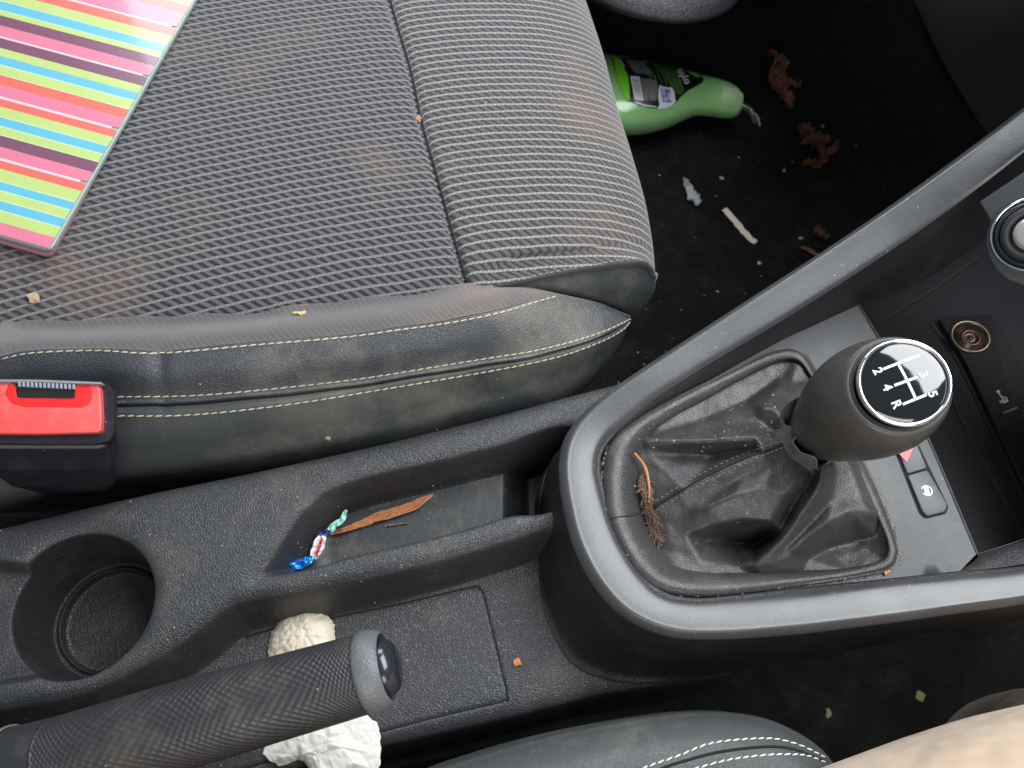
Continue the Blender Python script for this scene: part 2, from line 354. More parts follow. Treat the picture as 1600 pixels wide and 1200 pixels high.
def zfun(G):
    rc=np.hypot(G[:,0]-cupc[0],G[:,1]-cupc[1]); dO=sdf(G,outer); dW=sdf(G,well); dT=sdf(G,tray); dS=sdf(G,slot); dL=sdf(G,lid); x_=G[:,0]
    e=lambda d,w:np.exp(-np.clip(d,0,None)/w)
    z=-.0030*e(dW,.0035)
    wf=smooth(0,-.011,dW); z=z*(1-wf)+ZW*wf
    z-=.0022*e(dT,.003)*(1-wf)
    tf=smooth(0,-.0075,dT); tf2=smooth(0,-.024,dT); leftz=smooth(P(520,850,-.03)[0],P(395,900,0)[0],x_)
    zt=-.036-.03*smooth(P(783,760,-.036)[0],P(835,760,-.036)[0],x_); tfull=tf*(1-leftz)+tf2*leftz
    z=z*(1-tfull)+zt*tfull
    z-=.0020*e(rc-cupr,.0022)
    sl=smooth(.001,-.005,dS); z=z*(1-sl)-.012*sl
    wallf=smooth(cupr,cupr-.0055,rc); zc=-.050-.0045*smooth(.0290,.0278,rc)+.0018*np.exp(-((rc-.0287)/.0012)**2); z=z*(1-wallf)+zc*wallf
    z-=.0006*np.exp(-(dL/.0009)**2)
    z=z-.0045*np.exp(np.clip(dO,-1,0)/.0045); z=np.where(dO>0,z-.16*smooth(0,.010,dO),z)
    return z,rc,dO,dT,dW,dL
z,rc,dO,dT,dW,dL=zfun(G)
nx,ny=len(xs),len(ys_); keep=(dO<.0105)&(rc>cupr+.0040)
idx=np.arange(nx*ny).reshape(nx,ny); q=np.stack([idx[:-1,:-1],idx[1:,:-1],idx[1:,1:],idx[:-1,1:]],-1).reshape(-1,4)
q=q[keep[q].all(1)]; fc=lambda a:a[q].mean(1)
V3=np.c_[G,z]
def submesh(name,mask,m,parent=con):
    qq=q[mask]; u,inv=np.unique(qq,return_inverse=True); return obj(name,V3[u],inv.reshape(-1,4),m,parent)
mt=(fc(dT)<-.0075); ml=(fc(dL)<0)&(fc(dW)<-.0112)&~mt
deck=submesh('console_deck',~(mt|ml),M_console); tr=submesh('tray_liner',mt,M_tray); lidm=submesh('storage_lid',ml,M_console)
rads=np.concatenate([np.linspace(.0002,.026,14),np.linspace(.0265,.030,16),np.linspace(.0306,cupr+.0002,34),np.linspace(cupr+.0006,cupr+.0056,10)]); na=220
an_=np.linspace(0,2*math.pi,na,endpoint=False); PG=np.stack([cupc[0]+rads[:,None]*np.cos(an_),cupc[1]+rads[:,None]*np.sin(an_)],-1).reshape(-1,2); pz=zfun(PG)[0]+.00006
ks=int(np.argmax(rads>cupr-.0008)); CV=np.c_[PG,pz]
cupo=obj('cup_holder',CV[:(ks+1)*na],grid_faces(ks+1,na,False,True),M_side,con)  # darker plastic inside paints the shade of the cup recess
cuprim=obj('cup_rim',CV[ks*na:],grid_faces(len(rads)-ks,na,False,True),M_console,con)
lz=[P(u,v,ZW) for u,v in LID]; lz=resamp(np.array(lz+lz[:1]),500)[:-1]; lzd=sdf(lz[:,:2],well); 
lz[:,2]=zfun(lz[:,:2])[0]+.0001; best=[i for i in range(len(lz)) if lzd[i]<-.0105]
# ------------------------------------------------------------ gear surround (band)
ST=[((1720,912),(1720,862),.048),((1600,934),(1600,893),.042),((1500,948),(1500,903),.038),((1400,962),(1400,913),.035),((1250,980),(1250,930),.030),((1130,989),(1150,940),.027),
((1050,985),(1078,943),.025),((985,958),(1028,930),.024),((940,913),(988,890),.023),((906,850),(957,835),.022),((888,780),(937,775),.022),((883,720),(928,725),.022),((897,673),(938,690),.023),
((937,630),(968,658),.026),((1000,584),(1022,615),.032),((1100,518),(1115,556),.042),((1200,453),(1215,497),.055),((1300,388),(1315,434),.070),((1400,320),(1417,366),.088),((1500,248),(1517,294),.110),((1600,172),(1610,222),.135),((1720,80),(1720,130),.165)]
ns=len(ST); O=np.array([P(*s[0],s[2]) for s in ST]); I=np.array([P(*s[1],s[2]-.001) for s in ST])
out=O-I; out[:,2]=0; out/=np.linalg.norm(out,axis=1)[:,None]; up=np.array([0,0,1.])
base=[(1720,940),(1600,968),(1500,981),(1400,1002),(1250,1032),(1130,1052),(1030,1066),(950,1062),(890,1035),(852,965),(836,890),(834,820),(846,748)]
B=np.array([P(u,v,ZW) for u,v in base[:11]]+[P(834,820,ZW+.01),P(846,745,-.006)]+[O[i]+out[i]*.006-up*(.045+.03*(i-13)/8) for i in range(13,ns)])
Ol=O+out*.0028-up*.0035
mid=[];mid2=[]
for i in range(ns):
    k=.16 if i<=5 else .42; mid.append(Ol[i]*(1-k)+B[i]*k-up*(.012 if i<13 else 0)*(1 if i>5 else .3)); 
    mid2.append(Ol[i]*.25+B[i]*.75-up*(.010 if 5<i<13 else .003))
mid=np.array(mid);mid2=np.array(mid2)
sk=loft('surround_skirt',[B,mid2,mid,Ol-up*.0006],260,30,M_side,con,byarc=False)[0]
loft('grey_trim_band',[Ol-up*.003,Ol,O-out*.0004+up*.0003,O*.82+I*.18+up*.0009,O*.5+I*.5+up*.0012,O*.18+I*.82+up*.0009,I,I-out*.0022-up*.0024],300,40,M_trim,con,byarc=False)
tube('trim_seam',list(Ol[:]+out*.0003-up*.0012),.0005,M_groove,con,300,6) if False else None
Wp=[(1720,852),(1600,884),(1500,892),(1400,903),(1250,918),(1150,929),(1085,934),(1035,922),(995,882),(964,830),(946,772),(938,728),(948,698),(976,671),(1031,634),(1126,584),(1226,529),(1336,479),(1440,440),(1530,380),(1620,300),(1720,215)]
Wz=[.036,.034,.030,.027,.022,.020,.018,.017,.016,.015,.015,.015,.016,.017,.020,.024,.028,.032,.030,.04,.06,.08]
WP=np.array([P(u,v,z) for (u,v),z in zip(Wp,Wz)])
loft('inner_wall',[I-out*.0018-up*.0022,(I-out*.0035)*.5+WP*.5,WP],300,14,M_side,con,byarc=False)
# plate between band and gaiter, right edge cut
A=np.c_[WP[2:18,:2],np.ones(16)]; coef=np.linalg.lstsq(A,WP[2:18,2],rcond=None)[0]
zpl=lambda x,y:coef[0]*x+coef[1]*y+coef[2]
def Pl(u,v,dz=0):
    n=np.array([-coef[0],-coef[1],1.]); n/=np.linalg.norm(n); return PP(u,v,np.array([0,0,coef[2]+dz]),n)
NPL=np.array([-coef[0],-coef[1],1.]); NPL/=np.linalg.norm(NPL)
Fp=[(940,745),(948,815),(985,888),(1035,926),(1120,932),(1250,915),(1340,901),(1390,890),(1404,870),(1402,845),(1375,770),(1335,690),(1302,620),(1272,572),(1258,552),(1240,543),(1218,544),(1190,553),(1130,583),(1040,628),(975,668),(947,705)]
Fo=np.array([Pl(*p) for p in Fp])
pedge=[(1340,477),(1395,570),(1460,712),(1525,866)]
inner_poly=[Pl(*p) for p in Wp[2:17]]+[Pl(*p) for p in pedge]
hole=[p+( -(p-Fo.mean(0))*.06) for p in Fo]
plate=sheet('gear_plate',[p[:2] for p in inner_poly],[[p[:2] for p in hole]],zpl,M_plate,con,.004)
# gear plate front lip
lip=[Pl(*p) for p in pedge]; loft('plate_lip',[lip,[p+np.array([.001,0,-.001]) for p in lip],[p+np.array([.0015,0,-.03]) for p in lip]],20,6,M_plate,con)
# buttons on plate
def quad(name,pts,dz0,dz1,m,parent,r=.0015,bev=.0006):
    pl=[Pl(u,v) for u,v in pts]; pl=roundpoly(pl,r,4) if r else pl
    return prism(name,pl,dz0,dz1,m,parent,bev,NPL)
quad('button_recess',[(1392,690),(1424,672),(1482,792),(1478,803),(1445,811),(1436,803)],-.0005,.0002,M_groove,con,.0015,0)
M_btn=mat('button_plastic',(.050,.053,.060),.42,[('noise',1200,.00004)],((.12,.11,.10),.4,60))
hz=quad('hazard_button',[(1396,692),(1424,676),(1447,733),(1416,742)],0,.0016,M_btn,con)
sb=quad('mode_button',[(1416,744),(1447,735),(1479,790),(1475,801),(1446,808),(1439,800)],0,.0016,M_btn,con)
quad('hazard_triangle',[(1401,709),(1424,703),(1414,724)],.0017,.0021,mat('red_print_symbol',(.85,.10,.12),.4),hz,0,0)
def ring_at(name,u,v,r,w,m,parent,dz,arc=(0,360)):
    c=Pl(u,v); x=np.array([1,0,coef[0]]); x/=np.linalg.norm(x); y=np.cross(NPL,x); n=36; vv=[];ff=[]
    for k in range(n+1):
        a=math.radians(arc[0]+(arc[1]-arc[0])*k/n)
        for rr in (r-w/2,r+w/2): vv.append(c+NPL*dz+rr*(math.cos(a)*x+math.sin(a)*y))
    return obj(name,vv,[f[::-1] for f in grid_faces(n+1,2)],m,parent)
sy=ring_at('mode_symbol',1446,768,.0027,.0007,mat('grey_symbol',(.62,.65,.68),.5),sb,.00175,(-150,160))
quad('mode_symbol_core',[(1440,763),(1447,761),(1451,773),(1443,775)],.0017,.0019,mat('grey_symbol_core',(.40,.43,.47),.5),sb,.0004,0)
# ------------------------------------------------------------ bin, dash lower panel
dash=thing('dashboard',tuple(P(1600,600,0)),'dark dashboard lower panel with power socket, usb port and rotary dial','dashboard')
Dn=np.array([-.18,.0,1.]); Dn/=np.linalg.norm(Dn); Dc=P(1450,700,.006)
def PD(u,v,dz=0): return PP(u,v,Dc+Dn*dz,Dn)
floorpts=[PD(1300,440),PD(1340,470),PD(1520,850),PD(1525,880),PD(1760,880),PD(1760,300),PD(1560,300)]
nD=lambda x,y: Dc[2]-(Dn[0]*(x-Dc[0])+Dn[1]*(y-Dc[1]))/Dn[2]
fl_poly=[P(1300,460,.005)[:2]]+[PD(u,v)[:2] for u,v in ((1425,410),(1500,370),(1560,330),(1760,200),(1760,900),(1530,880))]+[P(1480,900,.005)[:2]]
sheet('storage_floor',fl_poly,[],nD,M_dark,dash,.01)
def dline(name,pts,w,dz,m,parent,N_=24):
    c=[PD(*p,dz) for p in resamp(np.array(pts,float),N_)]; c=np.array(c); t=np.gradient(c,axis=0); s=np.cross(Dn,t); s/=np.linalg.norm(s,axis=1)[:,None]
    return obj(name,np.stack([c-s*w/2,c+s*w/2],1).reshape(-1,3),[f for f in grid_faces(N_,2)],m,parent)
for a in ([(1455,505),(1500,570),(1605,790)],[(1548,500),(1600,590),(1640,660)],[(1475,590),(1520,690),(1602,840)],[(1380,500),(1460,450),(1530,400)]): dline('panel_seam',a,.0018,.0006,M_groove,dash)
# raised face panel between the seams
fp=[PD(*p) for p in ((1462,500),(1548,496),(1680,740),(1640,860),(1606,785),(1505,570))]
fpo=prism('face_panel',roundpoly(fp,.004),0,.0035,M_dark,dash,.0008,Dn)
def PF(u,v,dz=0): return PD(u,v,.0035+dz)
xa=np.array([1,0,.18])
soc=lathe('power_socket',[(.0118,0),(.0118,.0012),(.0112,.0018),(.0102,.0014),(.0098,-.0005),(.0096,-.001)],PF(1515,527),Dn,mat('dull_metal',(.22,.17,.13),.35,metal=.8),dash,48,xa,caps=False)
lathe('socket_plug',[(.0097,.0004),(.0065,.0006),(.006,.0022),(.0045,.0028),(.0042,.0012),(.0012,.001),(.001,.002)],PF(1515,530,.0003),Dn,mat('bronze_socket',(.10,.065,.045),.35,metal=.7),soc,40,xa)
def dquad(name,pts,d0,d1,m,parent,bev=0): return prism(name,[PF(*p) for p in pts],d0,d1,m,parent,bev,Dn)
up_=dquad('usb_port',[(1562,644),(1590,632),(1594,640),(1566,652)],-.0005,.0004,M_groove,dash)
dquad('usb_tongue',[(1566,645),(1588,636),(1589,639),(1567,648)],.0005,.0009,mat('usb_tongue',(.05,.03,.028),.5),up_)
M_sym=mat('printed_grey',(.33,.34,.36),.6)
# usb trident symbol
def dsym(segs,w,parent):
    v=[];f=[]
    for a,b in segs:
        a=PF(*a,.0002);b=PF(*b,.0002); t=b-a; s=np.cross(Dn,t); s=s/np.linalg.norm(s)*w/2; k=len(v); v+=[a-s,b-s,b+s,a+s]; f.append((k,k+1,k+2,k+3))
    return v,f
v,f=dsym([((1560,613),(1569,627)),((1564,620),(1572,621)),((1572,621),(1573,624)),((1566,625),(1563,628))],.0008,None)
for (u_,v_,r_) in ((1560,612,.0011),(1569,627,.0014),(1573,626,.0009),(1564,628,.0009)):
    c=PF(u_,v_,.0002); k=len(v); x=np.array([1,0,.18]);x/=np.linalg.norm(x); y=np.cross(Dn,x)
    v+=[c+r_*(math.cos(t)*x+math.sin(t)*y) for t in np.linspace(0,2*math.pi,12,endpoint=False)]; f.append(list(range(k,k+12)))
obj('usb_symbol',v,f,M_sym,dash,smooth=False)
# small shelf beyond plate corner, towards driver side
sh=[[P(1525,866,.0200),P(1560,855,.024),P(1610,838,.028),P(1720,800,.034)],[P(1527,872,.024),P(1560,866,.0275),P(1610,852,.031),P(1720,815,.038)],[P(1500,893,.0295),P(1550,888,.0305),P(1605,880,.034),P(1720,852,.036)]]
loft('shelf_edge',sh,30,10,M_side,dash)
loft('shelf_lip',[[p-np.array([0,0,.025]) for p in sh[0]],sh[0],[p+np.array([0,-.0008,.0006]) for p in sh[0]]],30,6,M_dashgrey,dash)
# dial pod
Tc=P(1615,366,.115); Tn=(CAM-Tc); Tn/=np.linalg.norm(Tn); Tn=Tn+np.array([-.10,.02,.05]); Tn/=np.linalg.norm(Tn)
dep=np.dot(Tc-CAM,-CZ); pxm=dep/F*.94
pod=[(1529,316),(1540,332),(1548,348),(1542,362),(1540,380),(1545,402),(1556,422),(1574,438),(1600,447),(1640,455),(1760,470),(1760,180),(1660,230),(1600,268)]
prism('dial_pod',[PP(u,v,Tc,Tn) for u,v in pod],-.02,0,M_dashgrey,dash,.0012,Tn)
dial=lathe('chrome_ring',[(62.5*pxm,.0),(62.5*pxm,.002),(60*pxm,.0032),(57*pxm,.0026),(56*pxm,.0005)],Tc,Tn,M_chrome,dash,72,caps=False)
lathe('dial_bezel',[(56*pxm,.0008),(54*pxm,.003),(49*pxm,.004),(47*pxm,.0015)],Tc,Tn,mat('navy_bezel',(.02,.022,.04),.2,coat=.4),dash,72,caps=False)
lathe('dial_grip',[(47*pxm,.0015),(46*pxm,.006),(40*pxm,.008),(34*pxm,.0075),(30*pxm,.004)],Tc,Tn,mat('dial_rubber',(.028,.029,.033),.5),dash,72,caps=False)
lathe('dial_face',[(31*pxm,.0025),(28*pxm,.0045),(27.5*pxm,.009),(20*pxm,.0098),(.0002,.0102)],Tc,Tn,mat('satin_silver_dial',(.74,.68,.64),.28,metal=.7),dash,64,caps=False)
cs=[PP(u,v,Tc,Tn) for u,v in ((1625,470),(1760,480),(1760,960),(1625,900))]
prism('unseen_centre_stack',[cs[0],cs[1]+np.array([.3,0,.1]),cs[2]+np.array([.3,0,.1]),cs[3]],-.02,.01,M_dark,dash,.004,Tn)  # unseen block out of view, added to shade the storage bin
# dashboard body overhanging the footwell, outside the picture (unseen, added to shade the floor)
ov=[[P(1640,90,.17)+np.array([a,b,0]) for a,b in ((0.0,.0),(.02,.2),(.02,.5),(.0,.75))]]
ov.append([p+np.array([.02,0,.06]) for p in ov[0]]); ov.append([p+np.array([.25,0,.09]) for p in ov[0]]); ov.append([p+np.array([.5,0,.10]) for p in ov[0]])
ovb=[[p+np.array([.45,0,-.04]) for p in ov[0]],[p+np.array([.1,0,-.03]) for p in ov[0]]]
loft('unseen_dash_body',ovb+ov,20,20,M_dark,dash)

# ------------------------------------------------------------ GEAR LEVER
gear=thing('gear_lever',tuple(Pl(1250,700)),'gear lever with dark leather knob, chrome ringed shift diagram and black leather gaiter','gear lever')
Kc=P(1262,684,.047)
cen=Fo.mean(0)
NT=288; th=np.linspace(0,2*math.pi,NT,endpoint=False)
Floop=catt(np.vstack([Fo,Fo[:1]]),np.linspace(0,len(Fo),NT,endpoint=False))
def smooth_loop(l,k=3):
    for _ in range(k): l=(np.roll(l,1,0)+l*2+np.roll(l,-1,0))/4
    return l
axis_T=P(1412,598,.12); axis_B=P(1266,682,.043); ax=axis_T-axis_B; AL=np.linalg.norm(ax); ax/=AL
e1=np.cross(ax,[0,0,1.]); e1/=np.linalg.norm(e1); e2=np.cross(ax,e1)
Fpx=np.array([proj(p) for p in Floop])
# inner edge of the frame roll: (u, v, height above the plate)
JL=[(997,755,-.003),(1003,800,-.004),(1022,845,-.004),(1058,888,-.001),(1130,897,0),(1190,894,0),(1250,892,0),(1325,888,.001),(1380,874,.003),(1386,845,.004),(1366,797,.005),(1338,728,.006),(1305,655,.006),(1272,597,.005),(1243,563,.003),(1195,574,.001),(1094,628,0),(1040,658,0),(1006,690,-.001)]
JLd=smooth_loop(resamp(np.array(JL+JL[:1],float)*[1,1,1e4],400)[:-1],6)/[1,1,1e4]
near=np.argmin(((Fpx[:,None,:]-JLd[None,:,:2])**2).sum(2),1); Jv=smooth_loop(JLd[near],4)
wd=np.linalg.norm(Jv[:,:2]-Fpx,axis=1)/45; wd=smooth_loop(np.clip(wd,.2,1.1)[:,None],6)
fr=[]
for t,hb_ in ((0,-.001),(.0,.0022),(.07,.0038),(.20,.0056),(.38,.0062),(.58,.0050),(.78,.0026),(.95,.0002),(1.06,-.0035)):
    q=Fpx*(1-t)+Jv[:,:2]*t; fr.append(np.array([Pl(u,v,h_*t+hb_*(w_ if hb_>0 and t>0 else 1)) for (u,v),h_,w_ in zip(q,Jv[:,2],wd[:,0])]))
gf=obj('gaiter_frame',np.vstack(fr),[f for f in grid_faces(len(fr),NT,False,True)],M_gaiter,gear)
# draped gaiter: creases laid out as ridge and valley lines, triangulated, then softened
ctrl=[]; cons=[]
def line(*pts):
    k=len(ctrl); ctrl.extend(pts); cons.extend((k+i,k+i+1) for i in range(len(pts)-1))
jx=[((u-1190)*1.045+1190,(v-745)*1.045+745,h_-.003) for u,v,h_ in JL]; k0=len(ctrl); ctrl+=jx; cons+=[(k0+i,k0+(i+1)%len(jx)) for i in range(len(jx))]
kk=[(1226,684),(1232,664),(1250,651),(1278,656),(1294,686),(1284,712),(1258,718),(1234,704)]; k0=len(ctrl); ctrl+=[(u,v,.0165) for u,v in kk]; cons+=[(k0+i,k0+(i+1)%8) for i in range(8)]
ctrl.append((1260,684,.0165))
line((1008,690,.001),(1060,689,.007),(1120,687,.013),(1180,684,.020))        # top fold edge
line((1012,706,-.003),(1060,711,-.003),(1120,713,.002),(1178,702,.012))      # shade below it
line((1028,791,.000),(1070,764,.007),(1130,734,.014),(1192,708,.021))        # sewn seam
line((1040,812,-.003),(1080,795,.003),(1120,770,.006),(1160,748,.010),(1205,728,.016))
line((1075,812,.001),(1110,790,.009),(1150,772,.014),(1195,762,.017),(1228,772,.015)) # bulge
line((1072,836,-.002),(1110,822,.004),(1160,812,.009),(1205,815,.009),(1222,830,.004)) # lip above hollow
line((1105,842,-.010),(1150,848,-.020),(1180,852,-.022),(1198,838,-.016))    # hollow
line((1285,722,.025),(1280,748,.023),(1268,776,.019),(1244,812,.014),(1214,848,.009),(1176,882,.003)) # right fold edge
line((1272,745,.013),(1250,775,.008),(1232,805,.002),(1204,842,-.010))        # steep side left of it
line((1045,860,-.005),(1095,876,-.004),(1150,884,-.004))
line((1306,735,.014),(1300,780,.012),(1265,820,.008),(1228,858,.006),(1206,880,.003))
line((1368,803,.008),(1330,800,.012),(1290,818,.012),(1252,846,.010),(1232,866,.006)) # hump
line((1368,838,-.002),(1335,846,-.007),(1295,856,-.007),(1262,874,-.002))      # dip below hump
line((1020,680,-.001),(1100,655,-.004),(1170,625,-.003),(1222,590,-.002))
line((1110,672,.004),(1160,655,.006),(1190,660,.013))
line((1182,648,.011),(1192,637,.016),(1212,640,.021),(1222,655,.023))          # small pucker by the collar
line((1235,600,.002),(1252,625,.012))
line((1315,690,.014),(1335,740,.010),(1350,780,.009))
ctrl=np.array(ctrl,float); dk_=np.hypot(ctrl[:,0]-1260,ctrl[:,1]-684); ctrl[:,2]*=np.where(ctrl[:,2]>.002,np.where(dk_<50,1,1.22-.42*np.exp(-(dk_-50)/25)),1.0)
ctrl[:,2]=np.where(ctrl[:,2]<-.006,ctrl[:,2]*1.25,ctrl[:,2])
ov,oe,of,_,_,_=delaunay_2d_cdt([Vector(c_[:2]) for c_ in ctrl],cons,[],0,1e-3)
OV=np.array([list(v) for v in ov]); OZ=ctrl[np.argmin(((OV[:,None]-ctrl[None,:,:2])**2).sum(2),1),2]
gu=np.arange(975,1415,2.0); gv=np.arange(535,920,2.0); GU,GV=np.meshgrid(gu,gv,indexing='ij'); HH=np.full(GU.shape,np.nan)
for f_ in of:
    f_=list(f_)
    for q_ in range(1,len(f_)-1):
        A_,B_,C_=OV[f_[0]],OV[f_[q_]],OV[f_[q_+1]]; den=(B_[1]-C_[1])*(A_[0]-C_[0])+(C_[0]-B_[0])*(A_[1]-C_[1])
        if abs(den)<1e-9: continue
        l1=((B_[1]-C_[1])*(GU-C_[0])+(C_[0]-B_[0])*(GV-C_[1]))/den; l2=((C_[1]-A_[1])*(GU-C_[0])+(A_[0]-C_[0])*(GV-C_[1]))/den; l3=1-l1-l2
        m_=(l1>=-1e-6)&(l2>=-1e-6)&(l3>=-1e-6); HH[m_]=(l1*OZ[f_[0]]+l2*OZ[f_[q_]]+l3*OZ[f_[q_+1]])[m_]
ok=~np.isnan(HH); Hs=np.where(ok,HH,0.)
def blur(h,w):
    o=h*w*2.; ww=w*2.
    for ax_ in (0,1):
        for sh in (1,-1): o+=np.roll(h*w,sh,ax_); ww+=np.roll(w,sh,ax_)
    return np.where(w>0,o/np.maximum(ww,1e-9),0)
wk=ok.astype(float)
for _ in range(7): Hs=blur(Hs,wk)
Hs+=np.array([[.0010*noise.fractal(Vector((u*.018,v*.018,3)),1,2,3) for v in gv] for u in gu])
verts_=np.array([Pl(u,v,h_) for u,v,h_ in zip(GU.ravel(),GV.ravel(),Hs.ravel())]); idx=np.arange(GU.size).reshape(GU.shape); qq=np.stack([idx[:-1,:-1],idx[:-1,1:],idx[1:,1:],idx[1:,:-1]],-1).reshape(-1,4); qq=qq[ok.ravel()[qq].all(1)]
u_,inv_=np.unique(qq,return_inverse=True); ga=obj('gaiter',verts_[u_],inv_.reshape(-1,4),M_gaiter,gear)
# torn rubber collar
M_collar=mat('grey_rubber_collar',(.12,.125,.14),.35,[('noise',200,.0008)],(DUST,.3,80))
def cring(r,h,amp,seed):
    a=np.linspace(0,2*math.pi,96,endpoint=False); c=axis_B+ax*h; rr=r*(1+amp*np.array([noise.noise(Vector((math.cos(t)*1.6+seed,math.sin(t)*1.6,r*90))) for t in a]))
    dh=amp*.018*np.array([noise.noise(Vector((math.cos(t)*2.4+seed,math.sin(t)*2.4,4))) for t in a])
    return c+rr[:,None]*(np.cos(a)[:,None]*e1+np.sin(a)[:,None]*e2)+dh[:,None]*ax
cr=[cring(.0150,-.018,.2,1),cring(.0190,-.015,.35,2),cring(.0170,-.009,.2,2),cring(.0168,-.003,.2,3),cring(.0182,.005,.4,4),cring(.0200,.0125,.7,4),cring(.0196,.0130,.7,4),cring(.0172,.006,.3,4),cring(.0145,.0,.1,4)]
obj('torn_collar',np.vstack(cat1(np.stack(cr),26)),grid_faces(26,96,False,True)[::1],M_collar,gear)
# knob : lofted body whose axis leans towards the viewer near the top
Nc=ax*.55+(CAM-axis_T)/np.linalg.norm(CAM-axis_T)*.62; Nc/=np.linalg.norm(Nc)
prof=[(-.004,.0140),(.000,.0145),(.008,.0165),(.018,.0200),(.028,.0230),(.038,.0256),(.047,.0274),(.055,.0283),(.062,.0284),(.068,.0276),(.0735,.0261),(.078,.0238),(.0808,.0214),(.0815,.0202)]
rg=[]
for h,r in prof:
    s=max(0,min(1,(h+.0)/.0815)); n=ax*(1-s**1.5)+Nc*s**1.5; n/=np.linalg.norm(n); x=e1-e1.dot(n)*n; x/=np.linalg.norm(x); y=np.cross(n,x)
    c=axis_B+ax*min(h,AL*1.0)*AL/.0815
    a=np.linspace(0,2*math.pi,96,endpoint=False); k=1-.045*math.sin(math.pi*s)*np.cos(2*a)
    rg.append(c+.962*r*k[:,None]*(np.cos(a)[:,None]*x+np.sin(a)[:,None]*y))
G_=cat1(np.stack(rg),60)
kn=obj('knob',np.vstack(G_),[f[::-1] for f in grid_faces(60,96,False,True)],M_knob,gear)
TC=axis_B+ax*AL
ringo=lathe('chrome_ring',[(.0203,-.0012),(.0203,.0006),(.0197,.0016),(.0188,.0014),(.0183,.0004)],TC,Nc,M_chrome,kn,96,caps=False)
cap=lathe('shift_cap',[(.0186,.0002),(.0172,.0009),(.014,.0017),(.010,.0024),(.0055,.0028),(.0002,.0029)],TC,Nc,M_gloss,kn,96,caps=False)
# diagram: local axes from the picture
pu=PP(1430,560,TC,Nc)-PP(1378,580,TC,Nc); pu-=pu.dot(Nc)*Nc; pu/=np.linalg.norm(pu); pr=np.cross(pu,Nc)      # pu: towards 1, pr: reading direction
if pr.dot(PP(1431,622,TC,Nc)-PP(1401,572,TC,Nc))<0: pr=-pr
def capz(a,b): r=math.hypot(a,b); return .0031-.0029*(r/.0186)**2+.0004
def capP(a,b): return TC+pr*a+pu*b+Nc*capz(a,b)
def capc(u,v): q=PP(u,v,TC+Nc*.002,Nc)-TC; return q.dot(pr),q.dot(pu)
def capstroke(px0,px1,w,nn=12):
    a=np.array(capc(*px0)); b=np.array(capc(*px1)); t=(b-a)/np.linalg.norm(b-a); s=np.array([-t[1],t[0]])*w/2; v=[]
    for k in range(nn):
        p=a+(b-a)*k/(nn-1); v+=[capP(*(p-s)),capP(*(p+s))]
    return v,grid_faces(nn,2)
dv=[];df=[]
for s0,s1 in (((1380,577),(1425,559)),((1396,603),(1432,590)),((1410,632),(1447,617)),((1403,570),(1429,622))):
    v,f=capstroke(s0,s1,.0011); k=len(dv); dv+=v; df+=[[k+i for i in ff] for ff in f]
obj('shift_diagram',dv,df,M_white,kn,smooth=False)
def text_mesh(s,size):
    cu=bpy.data.curves.new('t','FONT'); cu.body=s; cu.size=size; cu.align_x='CENTER'; cu.align_y='CENTER'; cu.offset=size*.022; cu.resolution_u=3
    o=bpy.data.objects.new('t',cu); C.objects.link(o); me=bpy.data.meshes.new_from_object(o.evaluated_get(bpy.context.evaluated_depsgraph_get()))
    bm=bmesh.new(); bm.from_mesh(me); bmesh.ops.triangulate(bm,faces=bm.faces); bmesh.ops.subdivide_edges(bm,edges=bm.edges,cuts=1)
    bm.verts.index_update(); v=np.array([list(x.co) for x in bm.verts]); f=[[q.index for q in x.verts] for x in bm.faces]; bm.free(); bpy.data.objects.remove(o); bpy.data.curves.remove(cu); bpy.data.meshes.remove(me); return v,f
for ch,(u,v_) in (('1',(1429,558)),('3',(1441,586)),('5',(1457,616)),('2',(1371,580)),('4',(1385,606)),('R',(1400,632))):
    v,f=text_mesh(ch,.0056); a,b=capc(u,v_)
    obj('numeral',[capP(a+q[0],b+q[1]) for q in v],f,M_white,kn,smooth=False)

def _segs(l,d):
    ok=d<-.0105; i0=int(np.argmax(~ok)) if (~ok).any() else 0; o=list(range(i0,len(l)))+list(range(i0)); return [l[i] for i in o if ok[i]]
# ------------------------------------------------------------ PASSENGER SEAT
seat=thing('passenger_seat',tuple(P(500,400,-.2)),'front passenger seat with grey striped cloth cushion and black cream-stitched leatherette bolster','seat')
t0=[505,455,400,330,200,60,-60,-160]
def colpts(xs_,vs_,z_): return [P(x,v,zz) for x,v,zz in zip(xs_,vs_,z_)]
SEAM=[(740,462),(728,445),(715,402),(700,350),(681,280),(657,195),(640,115),(618,40),(590,-60),(560,-170)]
SEAMa=np.array(SEAM,float)
zc_=np.array([.024,.027,.031,.034,.036,.037,.037,.037,.037,.037])
HEM=[(752,456),(790,446),(850,434),(920,420),(985,411),(1010,414),(1023,430)]
# silhouette column of the front edge
SIL=np.array([(1023,432),(1022,405),(1017,365),(1007,312),(988,245),(965,170),(944,90),(918,10),(890,-70),(855,-170)],float)
rowsN=10
def colx(base_,dx,dz): 
    return [P(x+dx,v,zz+dz) for (x,v),zz in zip(base_,zc_)]
b0=np.array([(-130,512),(-130,480),(-130,430),(-130,370),(-130,300),(-130,210),(-130,120),(-130,30),(-130,-60),(-130,-170)],float)
b1=np.array([(150,513),(150,490),(150,440),(150,380),(150,305),(150,215),(145,125),(140,35),(135,-60),(120,-170)],float)
b2=np.array([(450,494),(450,470),(448,424),(442,366),(432,290),(420,203),(405,118),(390,35),(370,-60),(345,-170)],float)
zb=lambda k:zc_+k
cols=[]
cols.append([P(x,v,zz) for (x,v),zz in zip(b0,zb(-.004))]); cols.append([P(x,v,zz) for (x,v),zz in zip(b1,zb(-.003))]); cols.append([P(x,v,zz) for (x,v),zz in zip(b2,zb(0))])
